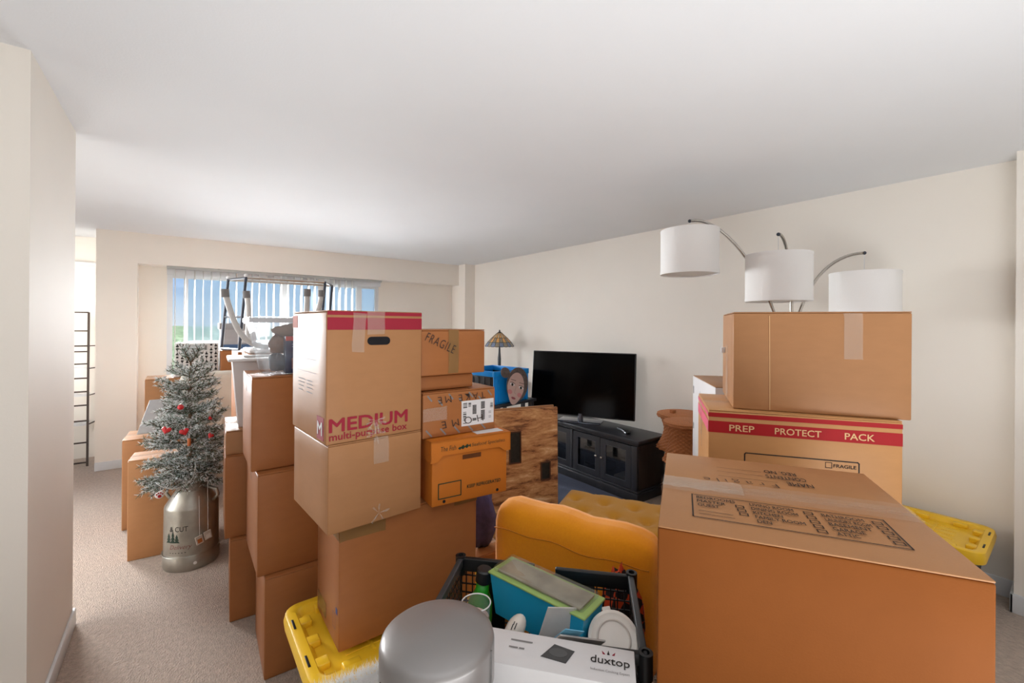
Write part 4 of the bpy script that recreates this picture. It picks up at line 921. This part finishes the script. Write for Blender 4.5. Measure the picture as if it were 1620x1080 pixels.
for (a, c) in tufts:
    q = bpy.data.objects.new('button', tb); COL.objects.link(q); q.parent = cz; q.location = (a, .20+c, .388)
for (x, y) in ((.07, .08), (.63, .08), (.08, 1.06), (.66, 1.06)): MB().lathe([(.013, .001), (.020, .21)], 12, x, y).build('leg', woodleg, cz, True)
pc = lump('purple_cloth', 'bunch of dark purple cloth between the tan box and the mustard chair', (1.275, 1.93, .50), .12, (.6, .7, 1.6), purple, 9, 'cloth')
carton('cardboard_box', 'box under the purple cloth beside the mustard chair', (1.185, 1.83), 0, .18, .2, 0, .335, card2)

# ------------------------------------------------------------------ black lattice crate and its contents
carton('cardboard_box', 'box underneath the black lattice crate', (.564, 1.083), -47.2, .52, .29, 0, .40, card2)
kc = thing('lattice_crate', 'black plastic lattice crate in front of the mustard chair', 'crate', (.487, 1.06, .401), 0)
e1 = Vector((.6797, -.7335)); 
kc.location = (.784-.352*.7335, 1.314-.352*.6797, .401); kc.rotation_euler = (0, 0, R(-47.2))
KW, KD, KH = .578, .352, .289
MB().box(.01, KW-.01, .01, KD-.01, 0, .006).build('bottom', blackpl, kc)
def lattice(name, p0, dx, L, h, notch=True):
    # panel running from p0 along dx (unit 2d), open lattice with frame
    b = MB(); dx = Vector((dx[0], dx[1], 0)); p0 = Vector((p0[0], p0[1], 0)); Z = Vector((0,0,1))
    def seg(a0, z0, a1, z1, w=.005): b.bar(tuple(p0+dx*a0+Z*z0), tuple(p0+dx*a1+Z*z1), w, w)
    n = int(L/.022)
    for k in range(n+1): seg(L*k/n, .01, L*k/n, h-.03, .004)
    for k in range(9): seg(0, .02+k*(h-.05)/8, L, .02+k*(h-.05)/8, .004)
    pan = b.build(name, blackpl, kc)
    return pan
lattice('lattice_panel', (0, KD-.004), (1, 0), KW, KH); lattice('lattice_panel', (.004, 0), (0, 1), KD, KH); lattice('lattice_panel', (KW-.004, 0), (0, 1), KD, KH); lattice('lattice_panel', (0, .004), (1, 0), KW, KH)
b = MB(); b.rbox(0, .26, KD-.012, KD+.006, KH-.045, KH, .004, 1); b.rbox(.33, KW, KD-.012, KD+.006, KH-.05, KH-.004, .004, 1); b.rbox(.26, .33, KD-.010, KD+.003, KH-.055, KH-.03, .004, 1); b.build('rim_back', blackpl, kc, True)
MB().rbox(.10, .16, KD-.010, KD+.003, .01, KH-.03, .003, 1).build('post', blackpl, kc, True); MB().rbox(.40, .46, KD-.010, KD+.003, .01, KH-.03, .003, 1).build('post', blackpl, kc, True)
for x in (-.006, KW-.012): MB().rbox(x, x+.018, 0, KD, KH-.03, KH, .004, 1).build('rim_side', mat('black_plastic_worn', (62, 64, 66), .4, .1), kc, True)
MB().rbox(0, KW, -.006, .012, KH-.03, KH, .004, 1).build('rim_front', blackpl, kc, True)
for x in (.0, KW):
    for y in (0, KD): MB().lathe([(.018, KH-.06), (.018, KH+.004), (.010, KH+.005), (.010, KH-.01)], 14, x, y).build('corner_post', blackpl, kc, True)
def incrate(x, y, z=0): # crate local to world
    c, s = math.cos(R(-47.2)), math.sin(R(-47.2)); return (kc.location.x+x*c-y*s, kc.location.y+x*s+y*c, kc.location.z+.008+z)
# cyan container with clear lid
cy = thing('food_container', 'long cyan storage container with clear lid inside the black crate', 'container', incrate(.158, .288, .172), R(-77))
MB().frustum((.015, .325, -.045, .045), (0, .34, -.055, .055), 0, .125).build('tub', cyanpl, cy, True)
MB().rbox(-.006, .346, -.060, .060, .126, .133, .003, 2).build('lid_rim', mat('pale_green_plastic', (176, 206, 120), .3, alpha=.8), cy, True)
MB().rbox(.006, .334, -.050, .050, .134, .152, .008, 2).build('lid', clearpl2, cy, True)
MB().rbox(.02, .32, -.042, .042, .134, .140, .002, 2).build('packet_inside', mat('packet_mix', (170, 160, 140), .6, .45, 9), cy, True)
gbt = thing('spray_bottle', 'green bottle with dark cap in the left of the black crate', 'bottle', incrate(.072, .255, 0)); gbt.rotation_euler = (0, R(7), R(-47.2))
MB().lathe([(.040, 0), (.044, .01), (.044, .15), (.038, .20), (.022, .235), (.020, .262)], 28).build('body', greenpl, gbt, 'all'); MB().lathe([(.023, .262), (.026, .265), (.026, .30), (.022, .305)], 24).build('cap', blackpl, gbt, True)
cp = thing('clear_cup', 'clear plastic cup with pink powder in the black crate', 'cup', incrate(.118, .110, 0))
MB().lathe([(.030, .001), (.042, .285), (.040, .285), (.028, .003)], 28, caps=False).build('cup_wall', clearpl, cp, True); MB().tube([(.042*math.cos(2*math.pi*k/28), .042*math.sin(2*math.pi*k/28), .285) for k in range(28)], .002, 6, True).build('lip', whitepl, cp, 'all')
MB().lathe([(.028, .004), (.037, .245), (.02, .258), (.004, .262)], 24).build('pink_powder', mat('pink_powder', (222, 196, 186), .9, .08, 40), cp, True)
ws = thing('measuring_scoop', 'white plastic oval scoop lying between the cup and the cyan container', 'scoop', incrate(.238, .075, .245), R(20)); ws.rotation_euler = (R(25), R(-35), R(10))
MB().sphere((0,0,0), .032, 20, 12, (1.35,.8,.9)).build('bowl', mat('offwhite_plastic', (222, 212, 200), .35), ws, 'all'); MB().sphere((-.052, 0, 0), .010).build('clear_knob', clearpl, ws, 'all')
print_lines(ws, 'top', [((-.010, .004), (.002, .006)), ((-.004, -.003), (.010, -.001)), ((.004, .005), (.010, .006))], blackp, .0025, 'printed_marks').matrix_local = face_matrix('top', (0, 0, .029), 0, .001)
bk = thing('booklet', 'folded grey and dark booklet wedged in the middle of the black crate', 'booklet', incrate(.335, .085, .165)); bk.rotation_euler = (R(38), R(18), R(-20))
MB().box(-.06, .075, -.002, .002, 0, .17).build('cover', mat('booklet_grey', (190, 184, 178), .6), bk); o = MB().box(-.06, .0, -.004, -.0025, .02, .13).build('dark_photo', mat('booklet_photo', (52, 48, 44), .5, .5, 30), bk)
o = MB().box(-.06, .075, -.002, .002, 0, .16).build('back_page', mat('booklet_pale', (206, 200, 194), .6), bk); o.rotation_euler = (R(-30), 0, R(6))
MB().box(-.055, .0, .006, .008, .1, .19).build('blue_slip', mat('pale_blue_paper', (120, 190, 222), .6), bk)
rc = thing('round_container', 'round white translucent container standing on edge in the right of the black crate', 'container', incrate(.505, .105, .225)); rc.rotation_euler = (R(42), R(-8), R(-35))
fr_pl = mat('frosted_plastic', (222, 212, 202), .35, .03)
MB().lathe([(.052, -.06), (.060, -.05), (.064, .02), (.064, .026)], 36).build('tub', fr_pl, rc, True)
MB().lathe([(.066, .020), (.068, .024), (.068, .034), (.060, .037), (.052, .033), (.02, .034), (.003, .034)], 40).build('lid', mat('frosted_lid', (236, 228, 218), .3, .02), rc, True)
MB().lathe([(.040, .035), (.043, .038), (.046, .035)], 36, caps=False).build('lid_ring', fr_pl, rc, True); MB().rbox(-.012, .012, .060, .078, .022, .030, .003, 1).build('tab', fr_pl, rc, True)
lump('foil_packet', 'crumpled dark packet filling the bottom of the black crate', incrate(.34, .17, .055), .06, (2.2, 1.5, .75), mat('dark_packet', (64, 62, 60), .5, .4, 20), 15, 'packet')

# induction cooker carton
dx = thing('cooktop_carton', 'white cooker carton with duxtop logo standing in front of the black crate', 'box', (.555, .849, .28), R(-50.5))
# local: x to the right, y away from camera
DW, DD, DH = .355, .112, .442
MB().rbox(0, DW, 0, DD, 0, DH, .002, 3).build('body', mat('white_gloss_carton', (214, 211, 210), .4, .01), dx, True)
print_text('duxtop', dx, 'top', (.255, .046, DH), .088, .03, blackp, weight=.006)
print_text('Induction Cooking Expert', dx, 'top', (.256, .028, DH), .086, .009, greyp)
for k, (x, s) in enumerate(((.285, .008), (.295, .012), (.306, .008))):
    o = MB().poly([(x-.003, .084), (x+.003, .084), (x+(k-1)*.005, .086+s)], -.0003, .0003).build('logo_flame', blackp if k == 1 else redp, dx); o.matrix_local = face_matrix('top', (0,0,DH), 0, .001)
o = MB().poly([(.140, .042), (.200, .034), (.217, .076), (.167, .088)], -.0003, .0003).build('printed_cooktop', mat('cooktop_grey', (66, 66, 66), .5), dx); o.matrix_local = face_matrix('top', (0,0,DH), 0, .001)
o = MB().poly(ell(.179, .062, .022, .014), -.0002, .0002).build('printed_ring', mat('ring_grey', (84, 84, 84), .5), dx); o.matrix_local = face_matrix('top', (0,0,DH), 0, .0016)
print_lines(dx, 'top', [((.063, .080), (.112, .080)), ((.063, .056), (.080, .056)), ((.088, .056), (.096, .056))], greyp, .005, 'small_print').matrix_local = face_matrix('top', (0,0,DH), 0, .001)
carton('cardboard_box', 'low box beneath the white cooker carton', (.557, .847), -50.5, .34, .105, 0, .28, card2, bulge=0)

# plaid blanket between crate and chair
def plaid():
    m = bpy.data.materials.new('buffalo_plaid'); m.use_nodes = True; nt = m.node_tree; b = nt.nodes['Principled BSDF']; b.inputs['Roughness'].default_value = .9
    tc = nt.nodes.new('ShaderNodeTexCoord'); mp = nt.nodes.new('ShaderNodeMapping'); mp.inputs['Rotation'].default_value = (.6, .8, .3); nt.links.new(tc.outputs['Object'], mp.inputs[0])
    ch = nt.nodes.new('ShaderNodeTexChecker'); ch.inputs['Scale'].default_value = 28; ch.inputs[1].default_value = (*lin((206, 70, 24)), 1); ch.inputs[2].default_value = (*lin((30, 18, 16)), 1)
    nt.links.new(mp.outputs[0], ch.inputs[0]); nt.links.new(ch.outputs[0], b.inputs['Base Color']); return m
lump('plaid_blanket', 'orange and black checked blanket heaped between crate and largest box', (1.25, .985, .32), .092, (.9, .9, 3.1), plaid(), 6, 'blanket')

# ------------------------------------------------------------------ grey canister and fur cushion
gc = thing('metal_canister', 'tall grey canister with domed metallic lid in the foreground', 'canister', (.437, .824, 0), R(-35))
grm = mat('pewter_paint', (140, 136, 134), .34, .02, 6, metal=.35, spec=.5)
MB().lathe([(.105, .001), (.108, .01), (.108, .77), (.103, .78)], 56).build('body', mat('pale_grey_body', (196, 196, 198), .4, .02), gc, True)
ld = MB().lathe([(.117, .752), (.1196, .757), (.1196, .834), (.117, .843), (.1085, .850), (.083, .862), (.046, .871), (.002, .875)], 64).build('lid', grm, gc, True)
for a in (-118, -88, -150, -60, 60, 100):
    k = MB().lathe([(.006, -.001), (.006, .0015)], 14).build('screw_hole', mat('rusty_hole', (70, 50, 40), .5), ld)
    k.matrix_local = Matrix.Rotation(R(a), 4, 'Z') @ Matrix.Translation((.1196, 0, .788)) @ Matrix.Rotation(R(90), 4, 'Y')
MB().bar((.1205*math.cos(R(-20)), .1205*math.sin(R(-20)), .757), (.1205*math.cos(R(-20)), .1205*math.sin(R(-20)), .838), .003).build('seam', mat('seam_grey', (100, 98, 96), .5), ld)
fu = thing('fur_cushion', 'fluffy white faux-fur cushion behind the grey canister', 'cushion', (.345, 1.25, .001), R(-6))
MB().rbox(-.20, .20, -.06, .06, 0, .47, .055, 5, (0, .02, 0)).build('pad', fur, fu, 'all')
rr = random.Random(5); b = MB()
for k in range(9000):
    x = rr.uniform(-.2, .2); 
    if rr.random() < .6: p = Vector((x, rr.uniform(-.05, .05), .465)); n = Vector((x*.8, p.y*6, 1))
    else: p = Vector((x, -.068 if rr.random() < .7 else .068, rr.uniform(.05, .46))); n = Vector((0, p.y*12, .35))
    n = (n.normalized()+Vector((rr.uniform(-.6,.6), rr.uniform(-.6,.6), rr.uniform(-.4,.5)))).normalized(); l = rr.uniform(.02, .04); s = n.cross(Vector((rr.uniform(-1,1), rr.uniform(-1,1), .3))).normalized()*.0009
    e = p+n*l+Vector((0,0,-.004)); b._add([tuple(p-s), tuple(p+s), tuple(e)], [(0,1,2)])
o = b.build('fur_pile', fur, fu, recalc=False); o['kind'] = 'stuff'
bpy.context.view_layer.update()
